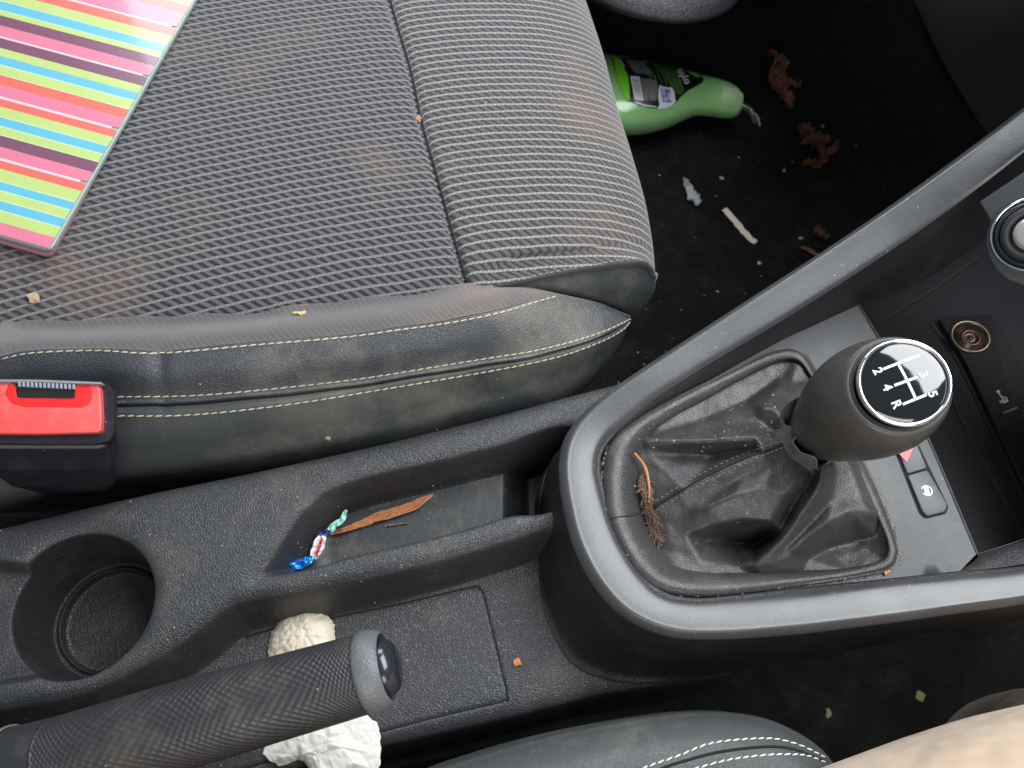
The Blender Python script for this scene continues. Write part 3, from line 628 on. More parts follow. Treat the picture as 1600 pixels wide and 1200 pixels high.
m1=b2*.45+SEAMa*.55; cols.append([P(x,v,zz) for (x,v),zz in zip(m1,zb(.001))])
s1=SEAMa.copy(); s1[:,0]-=16; cols.append([P(x,v,zz) for (x,v),zz in zip(s1,zb(.0))])
s2=SEAMa.copy(); s2[:,0]-=3; cols.append([P(x,v,zz) for (x,v),zz in zip(s2,zb(-.0042))])
s3=SEAMa.copy(); s3[:,0]+=3; cols.append([P(x,v,zz) for (x,v),zz in zip(s3,zb(-.0042))])
left=cols
# right section: lower edge follows the hem
def hemmix(k): # k 0..1 from seam to silhouette
    c=SEAMa*(1-k)+SIL*k; h=catt(np.array(HEM,float),np.array([k*6.]))[0]; c[0]=h; c[1]=h*.35+c[2]*.65 if k>.1 else c[1]; return c
right=[left[-1]]
for k,dz in ((.07,0),(.25,.0015),(.5,.000),(.72,-.004),(.88,-.011),(.965,-.019)):
    c=hemmix(k); right.append([P(x,v,zz+dz) for (x,v),zz in zip(c,zc_)])
sil=[P(x,v,zz-.032) for (x,v),zz in zip(SIL,zc_)]; right.append(sil)
right.append([p+np.array([-.001,.004,-.025]) for p in sil]); right.append([p+np.array([-.02,.01,-.05]) for p in sil]); right.append([p+np.array([-.10,.02,-.06]) for p in sil])
def uvf_off(off,ph=16):
    PH=math.radians(ph)
    def f(g): # g: nv(cols) x nu x 3 ; arc length across columns
        c=np.linalg.norm(np.diff(g,axis=0),axis=2); s=np.concatenate([np.zeros((1,g.shape[1])),np.cumsum(c,axis=0)])+off(g)
        v=g[...,1]-(.20*g[...,0]-.32*g[...,0]**2)
        # along-direction coordinate: arc length; across: plan distance perpendicular to the weave
        return np.stack([s*1.0+g[...,1]*math.sin(PH),v],-1)
    return f
cl,gl=loft('seat_cloth',left,120,110,M_fabric,seat,byarc=False,uvf=uvf_off(lambda g:g[0:1,:,0]))
offr=None
cr_,gr=loft('front_cloth',right,120,110,M_fabric2,seat,byarc=False,uvf=uvf_off(lambda g:g[0:1,:,0]+.003,11))
# front under panel in leatherette
hemw=[gr[i,0] for i in np.linspace(8,109,24).astype(int)]
hp=[np.array(p) for p in hemw]
low=[P(*q) for q in ((790,456,.010),(880,474,-.004),(940,490,-.02),(985,500,-.035),(1004,484,-.045),(1014,466,-.05),(1018,450,-.055),(1015,440,-.06))]
low2=[p+np.array([-.01,.01,-.07]) for p in low]
fpn=loft('front_panel',[hp[:19],[a*.5+b*.5+np.array([.001,-.003,.004]) for a,b in zip(resamp(hp[:19],19),resamp(low,19))],low,low2],60,30,M_leather2,seat)[0]
# piping along the hem
def tube(name,pts,r,m,parent,n=200,k=8,cap=True):
    c=resamp(np.array(pts),n); t=np.gradient(c,axis=0); t/=np.linalg.norm(t,axis=1)[:,None]
    a=np.cross(t,[0,0,1.]); a/=np.linalg.norm(a,axis=1)[:,None]; b=np.cross(t,a); rr=np.broadcast_to(np.asarray(r),(n,)) if np.ndim(r)==0 else np.interp(np.linspace(0,1,n),np.linspace(0,1,len(r)),r)
    v=[c+(math.cos(x)*a+math.sin(x)*b)*rr[:,None] for x in np.linspace(0,2*math.pi,k,endpoint=False)]
    v=np.stack(v,1).reshape(-1,3); f=grid_faces(n,k,False,True)
    if cap: f+= [list(range(k)),list(range((n-1)*k,n*k))[::-1]]
    return obj(name,v,f,m,parent)
tube('lid_gap',_segs(lz,lzd),.00050,M_groove,con,420,6)
tube('hem_piping',[p+np.array([0,-.0005,.0006]) for p in hp],.0016,M_fabric,seat)
# bolster rails: (u,v,z)
r_in=[(-120,535,.020),(0,509,.023),(40,514,.024),(130,515,.025),(270,509,.026),(400,499,.027),(480,490,.028),(600,475,.029),(700,458,.029),(750,451,.028),(800,450,.026),(860,457,.020),(930,472,.006),(985,493,-.014)]
r0=[(-120,500,.018),(0,490,.021),(40,495,.022),(130,498,.023),(270,492,.024),(400,482,.025),(480,474,.026),(600,460,.027),(700,446,.027),(750,441,.026),(800,445,.022),(860,456,.016),(930,472,.002),(985,494,-.016)]
top=[(-120,556,.032),(0,534,.036),(60,530,.038),(150,528,.039),(270,524,.040),(400,514,.041),(500,505,.041),(600,493,.041),(700,476,.040),(770,462,.036),(820,455,.030),(870,458,.022),(935,473,.006),(985,495,-.0145)]
st1=[(-120,590,.034),(0,562,.038),(50,552,.040),(150,548,.041),(250,552,.041),(400,539,.042),(540,527,.042),(620,516,.042),(700,505,.040),(780,489,.037),(830,474,.032),(872,462,.024),(936,475,.006),(985,496,-.015)]
bandm=[(-120,620,.028),(0,592,.033),(50,584,.034),(150,582,.035),(250,584,.035),(400,574,.035),(540,561,.035),(640,547,.034),(730,530,.032),(800,514,.029),(860,498,.022),(905,486,.012),(950,488,-.001),(985,497,-.016)]
st2=[(-120,640,.018),(0,625,.022),(60,622,.022),(175,621,.022),(300,618,.022),(420,608,.022),(560,592,.021),(680,573,.020),(760,560,.018),(830,549,.015),(890,535,.009),(940,519,0),(970,506,-.008),(985,498,-.017)]
st2b=[(-120,650,.016),(0,633,.0205),(60,631,.0205),(175,630,.0205),(300,627,.0205),(420,616,.0205),(560,600,.0195),(680,581,.0185),(760,568,.0165),(830,556,.0135),(890,541,.0075),(940,524,-.0015),(970,509,-.0095),(985,499,-.018)]
grv=[(-120,655,.0125),(0,637,.0165),(60,635,.0165),(175,634,.0165),(300,631,.0165),(420,620,.0165),(560,603,.0155),(680,584,.0145),(760,571,.0125),(830,559,.0095),(890,543,.0035),(940,526,-.0055),(970,511,-.0125),(985,500,-.019)]
grv2=[(-120,661,.0145),(0,641,.0180),(60,639,.0180),(175,638,.0180),(300,635,.0180),(420,624,.0180),(560,607,.0170),(680,588,.0160),(760,575,.0140),(830,563,.0110),(890,546,.0050),(940,528,-.0045),(970,512,-.0120),(985,500,-.0195)]
st3=[(-120,672,.013),(0,653,.0165),(60,652,.0165),(175,651,.0165),(300,648,.0165),(450,632,.0165),(600,608,.015),(700,591,.014),(770,579,.012),(840,565,.009),(890,552,.004),(940,533,-.005),(970,517,-.0125),(984,503,-.020)]
lo1=[(-120,720,-.002),(0,705,0),(60,702,0),(175,698,0),(300,692,0),(450,672,0),(600,646,-.001),(700,625,-.003),(770,610,-.005),(840,594,-.008),(890,578,-.012),(940,553,-.018),(968,530,-.022),(981,510,-.027)]
lo2=[(-120,800,-.03),(0,790,-.03),(60,775,-.03),(175,752,-.03),(300,743,-.03),(450,722,-.03),(600,699,-.03),(700,673,-.03),(770,655,-.03),(840,637,-.032),(890,618,-.036),(935,582,-.040),(962,548,-.043),(976,520,-.046)]
def RP(r): return [P(*q) for q in r]
lo3=[p+np.array([0,.012,-.05]) for p in RP(lo2)]; lo4=[p+np.array([0,.03,-.1]) for p in lo3]
def pinch(g):  # small pulled tuck at the second panel joint
    x0=P(248,552,.041); d2=((g[...,0]-x0[0])/.004)**2+((g[...,1]-x0[1]+.004)/.016)**2; g[...,2]-=.0028*np.exp(-d2); 
    for i in range(g.shape[0]):
        for j in range(0,g.shape[1]): pass
    wv=.0012*np.sin(g[...,0]*95+1)*np.sin(g[...,1]*60+g[...,0]*30); g[...,2]+=wv*.6
    return g
strp,_=loft('cloth_strip',[RP(r0),RP(r_in),RP(top),[a*.15+b*.85+np.array([0,.0,.0004]) for a,b in zip(RP(top),RP(st1))]],260,24,M_strip,seat,byarc=False,extra=pinch)
T9=[a*.15+b*.85 for a,b in zip(RP(top),RP(st1))]
b_up,_=loft('upper_bolster',[T9,RP(st1),RP(bandm),RP(st2),RP(st2b),RP(grv)],320,50,M_leather,seat,byarc=False,extra=pinch)
b_lo,_=loft('lower_bolster',[RP(grv),RP(grv2),RP(st3),RP(lo1),RP(lo2),lo3,lo4],320,50,M_leather2,seat,byarc=False,extra=pinch)
tb=bvh([b_up,b_lo,cl,cr_,fpn])
def stitches(name,path,tree,m,parent,L=.0042,gap=.0007,r=.00048,tilt=.10,lift=.0002):
    d=resamp(np.array(path,float),900); pts=[]
    for u,v in d:
        h,n=hit(tree,u,v)
        if h is not None: pts.append((h,n))
    if len(pts)<5: return None
    Pp=np.array([p[0] for p in pts]); Nn=np.array([p[1] for p in pts]); 
    s=np.r_[0,np.cumsum(np.linalg.norm(np.diff(Pp,axis=0),axis=1))]; V=[];Fs=[]; x=.001
    while x+L<s[-1]:
        LL=L*random.uniform(.9,1.08)
        a=np.array([np.interp(x,s,Pp[:,k]) for k in range(3)]); b=np.array([np.interp(x+LL,s,Pp[:,k]) for k in range(3)]); n=np.array([np.interp(x+LL/2,s,Nn[:,k]) for k in range(3)]); n/=np.linalg.norm(n)
        t=b-a; l=np.linalg.norm(t)
        if l<LL*.5 or l>LL*1.5: x+=LL+gap; continue
        t/=l; sd=np.cross(n,t); t2=t*math.cos(tilt)+sd*math.sin(tilt); sd2=np.cross(n,t2); c=(a+b)/2; k0=len(V)
        for i,(q,w) in enumerate(((-.5,.15),(-.36,.8),(-.12,1),(.12,1),(.36,.8),(.5,.15))):
            for j in range(6):
                an=j*math.pi/3; V.append(c+t2*l*q+n*(lift+r*w*.8*math.sin(an)+ r*.25*(1-(2*q)**2))+sd2*r*w*math.cos(an))
        for i in range(5):
            for j in range(6): Fs.append((k0+i*6+j,k0+i*6+(j+1)%6,k0+(i+1)*6+(j+1)%6,k0+(i+1)*6+j))
        x+=LL+gap
    return obj(name,V,Fs,m,parent)
stitches('stitching',[q[:2] for q in st1[1:12]],tb,M_thread,seat)
stitches('stitching',[(180,620)]+[q[:2] for q in st2[4:]],tb,M_thread,seat)
stitches('stitching',[(180,650)]+[q[:2] for q in st3[4:]],tb,M_thread,seat)
stitches('hem_stitching',[(800,438),(850,428),(920,415),(985,405),(1008,408),(1016,418)],tb,mat('pale_grey_thread',(.30,.27,.25),.8),seat,.003,.001,.0003)
tube('seam_gap',[p+np.array([0,0,.0006]) for p in gl[-1,2:100]],.0007,M_groove,seat)

# ------------------------------------------------------------ STRIPED FOLDER on seat
Fz=.040
def FQ(u,v): return P(u,v,Fz)
crn=FQ(78,391); upv=FQ(316,-20)-crn; lfv=FQ(0,369)-crn; lfv/=np.linalg.norm(lfv); upl=np.linalg.norm(upv); upv/=upl
fold=thing('striped_folder',tuple(crn),'glossy plastic folder with pink, red, lime, blue and plum stripes lying on the seat cloth','folder')
Wd=.22; Ln=upl+.08
def FPt(a,b,z=0): return crn+lfv*a+upv*b+up*z      # a from right edge to left, b from bottom edge up
M_cover=mat('frosted_clear_plastic',(.26,.33,.29),.3)
prism('cover',roundpoly([FPt(0,0),FPt(Wd,0),FPt(Wd,Ln),FPt(0,Ln)][::-1],.0045,6),-.0035,-.0003,M_cover,fold,.0008)
prism('back_cover',roundpoly([FPt(.0025,-.0008),FPt(Wd,-.0008),FPt(Wd,Ln),FPt(.0025,Ln)][::-1],.0045,6),-.0085,-.0050,mat('pink_back_cover',(.42,.20,.27),.3),fold,.0008)
cols_={'P':(.60,.17,.25),'Y':(.41,.52,.17),'B':(.11,.39,.53),'R':(.60,.13,.10),'M':(.17,.065,.11),'W':(.62,.48,.52),'C':(.46,.60,.38)}
def smat(k):
    m=mat('stripe_'+{'P':'pink','Y':'lime','B':'blue','R':'red','M':'plum','W':'white','C':'pale_lime'}[k],cols_[k],.30,coat=.5,vary=.05); return m
SM={k:smat(k) for k in cols_}; keys=list(cols_)
# widths in crop units at left picture edge (2.963 per px) from the bottom
seq=[('P',70),('Y',52),('C',5),('B',42),('C',5),('Y',40),('C',5),('B',38),('C',5),('Y',56),('R',38),('W',12),('P',52),('M',52),('C',4),('Y',36),('C',5),('B',40),('C',5),('Y',44),('R',36),('W',12),('P',54),('R',44),('C',4),('Y',40),('C',5),('B',38),('Y',38),('M',46),('W',9),('P',50),('M',46),('Y',22),('C',4),('B',40),('C',4),('Y',42),('R',40),('W',9),('P',70),('R',40),('Y',40),('C',4),('B',42),('C',4),('Y',40),('M',46),('W',9),('P',52),('M',46),('Y',40),('B',40),('Y',40),('R',40),('W',10),('P',56),('R',40)]
tot=sum(w for _,w in seq); v=[];f=[];mi=[]
# px->b calibration: bottom at left edge px y=371 ; crop unit = 1/2.963 px along x=0
def b_at(y):
    q=FQ(0,y)-crn; A2=np.stack([lfv[:2],upv[:2]],1); return np.linalg.solve(A2,q[:2])[1]
y=371.; nA=24
for k,w in seq:
    y2=y-w/2.963; b0_,b1_=b_at(y),b_at(y2); b0_=max(b0_,.0008)
    if b1_>Ln-.003: break
    s=len(v); mrg=.0009+.0005*random.random()+(.004 if k=='W' else 0)
    for i in range(nA):
        t=i/(nA-1); a=mrg*(1-t)+(Wd-.003)*t; cv=.0022*math.sin(t*math.pi*.8)
        corner=.004 if (y>368 and a<.004) else 0
        v+= [FPt(a,b0_-cv*0,0.0002),FPt(a,b1_,0.0002)]
    f+=[[s+2*i,s+2*i+1,s+2*i+3,s+2*i+2] for i in range(nA-1)]; mi+=[keys.index(k)]*(nA-1); y=y2
obj('striped_sheet',v,f,None,fold,smooth=False,mats=[SM[k] for k in keys],mi=mi)

# ------------------------------------------------------------ SEAT BELT BUCKLE
bk=thing('seat_belt_buckle',tuple(P(60,700,-.05)),'seat belt buckle with red press button and black housing beside the seat bolster','buckle')
bc=P(80,640,.052); bn=np.array([.02,-.20,1.]); bn/=np.linalg.norm(bn)
def BB(u,v,dz=0): return PP(u,v,bc+bn*dz,bn)
hs=[(-70,590),(60,590),(155,597),(170,601),(178,614),(177,675),(170,688),(150,692),(40,692),(-70,690)]
rl=[]
for dz,(sx,sy,ox,oy) in ((.0,(1,1,0,0)),(-.002,(1.01,1.01,0,0)),(-.012,(.97,.97,-6,0)),(-.015,(.91,.92,-8,-8)),(-.030,(.86,.88,-14,-38)),(-.050,(.74,.85,-14,-62)),(-.085,(.40,.7,-30,-75))):
    c=BB(60,640,dz); pts=[BB(u,v,0)-BB(60,640,0) for u,v in hs]; pts=roundpoly(pts,.002,3)
    rl.append([c+ (up*0)+np.array([p[0]*sx,p[1]*sy,p[2]])+np.array([ox*.0003,oy*.0003,0]) + (BB(60,640,0)-bn*(-dz)-c) for p in pts])
rl=[list(r)+[r[0]] for r in rl]
vs=np.vstack([np.array(r[:-1]) for r in rl]); nn=len(rl[0])-1
hous=obj('housing',vs,[f[::-1] for f in grid_faces(len(rl),nn,False,True)]+[list(range(nn))],M_buckle,bk,smooth=False)
bvl=hous.modifiers.new('b','BEVEL'); bvl.width=.0012; bvl.segments=3; bvl.limit_method='ANGLE'; bvl.angle_limit=.6
# red button: U with notch
rd=[(-60,599),(22,599),(28,606),(28,622),(112,624),(118,618),(120,604),(150,601),(158,602),(161,612),(163,655),(162,675),(155,678),(60,680),(-60,679)]
rdp=[BB(u,v,.0002) for u,v in rd]; 
but=prism('release_button',rdp[::-1],-.002,.0035,M_red,bk,.0007,bn)
# sloping recess of the button (slightly lower lip)
rec=[(14,600),(24,604),(27,622),(114,624),(120,604),(140,601),(146,612),(142,630),(128,637),(40,636),(18,630),(8,615)]
prism('button_recess',[BB(u,v,.0036) for u,v in rec][::-1],-.0002,.0003,mat('deep_red_recess',(.72,.02,.02),.45),but,.0001,bn)
prism('latch_slot',[BB(u,v,.004) for u,v in ((28,599),(117,601),(117,622),(29,621))][::-1],-.001,.0004,M_groove,bk,0,bn)
for i in range(14):
    u=30+i*6.5; vv=598+i*.3; prism('slot_rib',[BB(u,vv-1,.0045),BB(u+3.6,vv-1,.0045),BB(u+3.6,vv+7,.0045),BB(u,vv+7,.0045)][::-1],-.0005,.0012,M_rib,bk,.0002,bn)
prism('slot_bar',[BB(u,v,.0045) for u,v in ((-60,593),(60,594),(160,598),(160,601),(110,600),(60,598),(-60,597))][::-1],-.003,.0012,mat('worn_grey_edge',(.22,.23,.25),.35),bk,.0003,bn)
prism('worn_lip',[BB(u,v,-.010) for u,v in ((-60,694),(150,694),(163,691),(163,697),(150,700),(-60,700))][::-1],-.003,.001,mat('worn_lip_grey',(.14,.13,.125),.4),bk,.0004,bn)

# ------------------------------------------------------------ HANDBRAKE
hb=thing('handbrake',tuple(P(0,1300,-.05)),'black handbrake lever with diamond textured grip and dark push button at its tip','handbrake')
hT=P(583,1048,.052); hB=P(90,1188,.020); hax=hT-hB; hL=np.linalg.norm(hax); hax/=hL; hx=np.cross(hax,[0,0,1.]); hx/=np.linalg.norm(hx); hy=np.cross(hx,hax)
def gripmat():
    m=mat('diamond_grip_rubber',(.027,.027,.030),.46,None,(DUST,.35,40),fleck=.12); nt=m.node_tree; N=nt.nodes; L=nt.links; b=N['Principled BSDF']
    uv=N.new('ShaderNodeUVMap'); uv.uv_map='UVMap'; sp=N.new('ShaderNodeSeparateXYZ'); L.new(uv.outputs[0],sp.inputs[0])
    def mm(op,a,c):
        x=N.new('ShaderNodeMath'); x.operation=op
        for i,q in enumerate((a,c)):
            if isinstance(q,(int,float)): x.inputs[i].default_value=q
            else: L.new(q,x.inputs[i])
        return x.outputs[0]
    s1=mm('SINE',mm('MULTIPLY',mm('ADD',sp.outputs[0],mm('MULTIPLY',sp.outputs[1],.25)),2*math.pi/.0034),0.); s2=mm('SINE',mm('MULTIPLY',sp.outputs[1],2*math.pi/.0034),0.)
    bp=N.new('ShaderNodeBump'); bp.inputs['Distance'].default_value=.00018; L.new(mm('MULTIPLY',s1,s2),bp.inputs['Height']); L.new(bp.outputs[0],b.inputs['Normal']); return m
M_grip=gripmat()
def hring(h,r,sq=1.,n=72,oy=0):
    a=np.linspace(0,2*math.pi,n,endpoint=False); return hB+hax*h+hy*oy+r*(np.cos(a)[:,None]*hx+sq*np.sin(a)[:,None]*hy)
def hloft(name,prs,m,uv=False,nv=60,cap=True):
    g=cat1(np.stack([hring(*p) for p in prs]),nv); v=g.reshape(-1,3); f=[x[::-1] for x in grid_faces(nv,72,False,True)]
    if cap: k=len(v); f+= [list(range(72)),list(range(k-72,k))[::-1]]
    uvs=None
    if uv:
        hh=np.linspace(prs[0][0],prs[-1][0],nv); uvs=np.stack(np.broadcast_arrays(hh[:,None],(np.arange(72)*2*math.pi/72*.0173)[None,:]),-1).reshape(-1,2)
    return obj(name,v,f,m,hb,uv=uvs)
hloft('grip',[(.0,.0186),(.02,.0188),(.06,.0190),(hL*.6,.0184),(hL*.85,.0176),(hL-.004,.0171)],M_grip,True)
hloft('end_ring',[(hL-.0045,.0170),(hL-.003,.0177),(hL-.0005,.0179),(hL+.003,.0172),(hL+.0062,.0156),(hL+.0064,.0145),(hL+.002,.0138)],mat('worn_grey_ring',(.11,.113,.12),.45,[('cell',900,.0003)]),cap=False)
hloft('end_gap',[(hL-.002,.0140),(hL+.0015,.0139),(hL+.002,.010)],M_groove,nv=8)
hloft('push_button',[(hL-.001,.0124),(hL+.005,.0124),(hL+.009,.0112),(hL+.0118,.0075),(hL+.0126,.003),(hL+.0128,.0004)],mat('gloss_button',(.018,.019,.024),.22,coat=.5),nv=30)
hloft('lever_sleeve',[(-.26,.024,.8,72,-.02),(-.12,.023,.85,72,-.008),(-.035,.0205,.95,72,-.002),(-.010,.0190),(.0,.0188)],mat('smooth_sleeve',(.026,.027,.030),.40,[('noise',300,.0001)],(DUST,.4,50),fleck=.12),nv=40)
hloft('sleeve_ring',[(-.0225,.0198),(-.0222,.0206),(-.0205,.0206),(-.0202,.0198)],mat('pale_worn_ring',(.12,.12,.125),.4),nv=10)
# ------------------------------------------------------------ DRIVER SEAT bolster
ds=thing('driver_seat',tuple(P(1000,1300,-.2)),'driver seat bolster in black leatherette with two pale rows of stitching','seat')
dsil=[(560,1245),(640,1217),(700,1194),(800,1163),(900,1139),(1000,1121),(1060,1113),(1120,1111),(1190,1121),(1250,1148),(1290,1182),(1306,1220),(1310,1270)]
dz=[.0]*len(dsil); D0=[P(u,v,-.004) for u,v in dsil]
cD=P(950,1500,-.01)
def shr(pts,k,z): return [np.array([p[0]+(cD[0]-p[0])*k,p[1]+(cD[1]-p[1])*k,z]) for p in pts]
Dr=[shr(D0,-.0,-.15),shr(D0,-.02,-.05),D0,shr(D0,.03,.006),shr(D0,.10,.014),shr(D0,.17,.018),shr(D0,.30,.020),shr(D0,.55,.016)]
dsb=loft('bolster',Dr,200,60,M_leather2,ds,byarc=False)[0]
td=bvh([dsb])
sA=[(960,1230),(1000,1203),(1060,1181),(1114,1161),(1195,1154),(1235,1160),(1262,1170),(1293,1186)]
sBp=[(1040,1225),(1070,1206),(1097,1198),(1140,1187),(1195,1180),(1235,1179),(1262,1181),(1292,1192)]
stitches('stitching',sA,td,M_thread_w,ds,.0038,.0006,.00045,.16); stitches('stitching',sBp,td,M_thread_w,ds,.0038,.0006,.00045,.16)
gpts=[hit(td,u,v)[0] for u,v in resamp(np.array([(980,1234),(1030,1203),(1080,1186),(1130,1174),(1195,1167),(1240,1171),(1290,1190)],float),60)]
tube('seam_gap',[p for p in gpts if p is not None],.0007,M_groove,ds)

# ------------------------------------------------------------ PERSON (driver's legs)
def skin(name,verts,edges,radii,m,parent,sub=2):
    me=bpy.data.meshes.new(name); me.from_pydata([tuple(v) for v in verts],edges,[]); o=bpy.data.objects.new(name,me); C.objects.link(o)
    sm=o.modifiers.new('s','SKIN'); sm.use_smooth_shade=True
    for i,r in enumerate(radii): me.skin_vertices[0].data[i].radius=(r,r) if np.isscalar(r) else r
    me.skin_vertices[0].data[0].use_root=True
    o.modifiers.new('d','SUBSURF').levels=sub
    dg=bpy.context.evaluated_depsgraph_get(); ev=o.evaluated_get(dg).to_mesh(); v=np.array([list(x.co) for x in ev.vertices]); f=[list(p.vertices) for p in ev.polygons]
    o.evaluated_get(dg).to_mesh_clear(); bpy.data.objects.remove(o)
    return v,f
pv=[(-.25,-.28,.02),(-.18,-.20,.03),(.0,-.170,.045),(.17,-.103,.045),(.30,-.056,.035),(.385,-.040,-.005),(.40,-.01,-.12),(.41,.0,-.22),(-.18,-.38,.03),(.0,-.42,.035),(.2,-.45,.04),(.33,-.47,.02),(.40,-.47,-.05),(.46,-.46,-.20)]
pe=[(0,1),(1,2),(2,3),(3,4),(4,5),(5,6),(6,7),(0,8),(8,9),(9,10),(10,11),(11,12),(12,13)]
pr_=[.14,.115,.112,.108,.100,.085,.068,.055,.105,.095,.085,.075,.068,.05]
v,f=skin('trousers',pv,pe,pr_,M_trouser,None,3)
for i in range(len(v)):
    p=Vector(v[i]); v[i]+=np.array([0,0,1.])*(.006*noise.noise(Vector((p.x*10,p.y*22,p.z*12)))+.003*noise.noise(p*45))
per=thing('person',(0,-.2,-.2),'person seated in beige trousers, a knee entering at the bottom right corner','person')
obj('trousers',v,f,M_trouser,per)
sv=[(.40,.0,-.245),(.46,.005,-.245),(.52,.01,-.25)]
v,f=skin('shoe',sv,[(0,1),(1,2)],[.035,.036,.024],M_shoe,None,2); v[:,2]=np.maximum(v[:,2],FZ+.002); obj('shoe',v,f,M_shoe,per)

# ------------------------------------------------------------ BOTTLE
bt=thing('squeeze_bottle',tuple(P(1040,150,FZ)),'green squeeze bottle with black label lying on its side in the passenger footwell','bottle')
BZ=FZ+.038
bl=[(905,143,57),(925,145,60),(950,147,60),(980,150,58),(1010,152,53),(1040,151.5,47),(1065,149,40),(1085,148,34),(1105,150,32),(1125,154,31),(1140,157,29),(1150,159,25),(1157,160,18),(1160,161,8)]
ax0=P(905,143,BZ); ax1=P(1160,161,BZ); bx=(ax1-ax0); bx/=np.linalg.norm(bx); by=np.cross([0,0,1.],bx); 
rg=[]
for u,v_,h in bl:
    a=P(u,v_-h,BZ+.006); b=P(u+2,v_+h,BZ-.006); c=(a+b)/2; r=abs(np.dot(b-a,by))/2; th_=max(.004,min(.030,r*.62)); c=P(u,v_,BZ)
    an=np.linspace(0,2*math.pi,64,endpoint=False)
    rg.append(c+ (np.cos(an)[:,None]*by*r)+(np.sign(np.sin(an))*np.abs(np.sin(an))**.9)[:,None]*up*th_)
g=cat1(np.stack(rg),90); vsb=g.reshape(-1,3); fb=[x for x in grid_faces(90,64,False,True)]+[list(range(64)),list(range(89*64,90*64))[::-1]]
bo=obj('bottle_body',vsb,fb,M_bottle,bt)
bm=bmesh.new(); bm.from_mesh(bo.data); bmesh.ops.recalc_face_normals(bm,faces=bm.faces); bm.to_mesh(bo.data); bm.free()
tbt=bvh([bo])
def decal(name,poly,m,parent,tree,off,res=3.0,rot=0):
    poly=[np.array(p,float) for p in poly]; A=np.array(poly); x0,y0=A.min(0);x1,y1=A.max(0)
    dens=[]
    for i in range(len(poly)):
        a=poly[i];b=poly[(i+1)%len(poly)];k=max(1,int(np.linalg.norm(b-a)/res)); dens+=[a+(b-a)*j/k for j in range(k)]
    gx,gy=np.meshgrid(np.arange(x0,x1,res),np.arange(y0,y1,res)); gp=np.stack([gx.ravel(),gy.ravel()],1); gp=gp[sdf(gp,dens)<-res*.4]
    pts=dens+list(gp); n=len(dens)
    ov,oe,of,_,_,_=delaunay_2d_cdt([Vector(p) for p in pts],[(i,(i+1)%n) for i in range(n)],[],1,1e-6)
    V=[];ok=[]
    for p in ov:
        h,nn=hit(tree,p[0],p[1]); ok.append(h is not None); V.append(h+nn*off if h is not None else np.zeros(3))
    F_=[list(f) for f in of if all(ok[i] for i in f)]
    if not F_: return None
    used=sorted({i for f in F_ for i in f}); mp={i:k for k,i in enumerate(used)}
    return obj(name,[V[i] for i in used],[[mp[i] for i in f] for f in F_],m,parent)
def flatm(n,c,r=.35): return mat(n,c,r,coat=.3)
lab=decal('label',[(955,89),(975,91),(1000,93),(1030,97),(1060,104),(1080,110),(1093,117),(1100,124),(1097,130),(1086,136),(1075,142),(1063,152),(1055,162),(1040,169),(1025,170),(1000,166),(982,158),(970,140),(962,115)],flatm('label_black',(.008,.010,.009)),bt,tbt,.0006)
def cr2(x,y): return (960+x*100/1333,90+y*90/1200)
def lcrop(pts): return [cr2(*p) for p in pts]
decal('label_lime_stripe',[(957,89),(966,92),(974,105),(981,120),(983,135),(984,158),(976,152),(968,135),(962,112)],flatm('label_lime',(.20,.75,.02)),lab,tbt,.0010)
decal('label_green_panel',[cr2(720,90),(1035,99),(1052,103),(1058,114),(1064,128),(1066,145),(1063,149),(1054,146),(1045,130),(1030,112)],flatm('label_green',(.035,.13,.02)),lab,tbt,.0010,2.5)
Mg=flatm('label_grey_text',(.17,.17,.175),.5)
decal('label_grey_box',lcrop([(220,60),(600,90),(700,230),(790,390),(420,330)]),Mg,lab,tbt,.0010,2.5)
decal('label_text_block',lcrop([(550,440),(860,480),(900,600),(860,900),(730,900),(690,700),(700,900),(610,900),(580,650)]),Mg,lab,tbt,.0010,2.5)
bcd=decal('barcode',lcrop([(325,400),(520,410),(605,905),(415,895)]),flatm('label_white',(.75,.75,.76)),lab,tbt,.0012,2.5)
for i in range(13):
    t=.12+i*.062; w=random.choice([.014,.02,.028]); a=np.array([355,400]);b=np.array([490,410]);c=np.array([580,880]);e=np.array([440,870])
    q=[a*(1-t)+e*t,b*(1-t)+c*t,b*(1-t-w)+c*(t+w),a*(1-t-w)+e*(t+w)]
    decal('barcode_bar',lcrop(q),Mg,bcd,tbt,.0015,4)
stk=decal('white_sticker',lcrop([(930,590),(990,600),(1010,625),(1060,620),(1100,645),(1150,630),(1200,650),(1240,740),(1250,860),(1270,930),(1180,1010),(1060,1060),(880,1078),(930,980),(900,850),(905,700)]),flatm('sticker_white',(.80,.79,.85)),lab,tbt,.0013,2.5)
decal('sticker_print',lcrop([(950,665),(1140,685),(1170,945),(995,935)]),flatm('sticker_blue',(.13,.16,.50)),stk,tbt,.0017,2.5)
for i,q in enumerate([[(970,680),(1030,690),(1050,800),(995,810)],[(1090,740),(1140,750),(1160,900),(1090,890)],[(1000,830),(1075,840),(1080,920),(1015,920)]]): decal('sticker_mark',lcrop(q),flatm('sticker_pale',(.48,.52,.75)),stk,tbt,.0021,2.5)
decal('white_tab',lcrop([(80,55),(125,60),(220,205),(180,215)]),flatm('tab_white',(.6,.62,.62)),lab,tbt,.0013,2.5)
decal('white_rule',lcrop([(405,920),(620,985),(860,1020),(865,1042),(600,1015),(410,942)]),flatm('rule_white',(.75,.77,.75)),lab,tbt,.0013,2.5)
# green oval at top of label
decal('label_oval',[(1075,112),(1082,111.5),(1090,116),(1093,121),(1090,122.5),(1083,120),(1077,116)],flatm('oval_green',(.20,.52,.13)),lab,tbt,.0012,2)
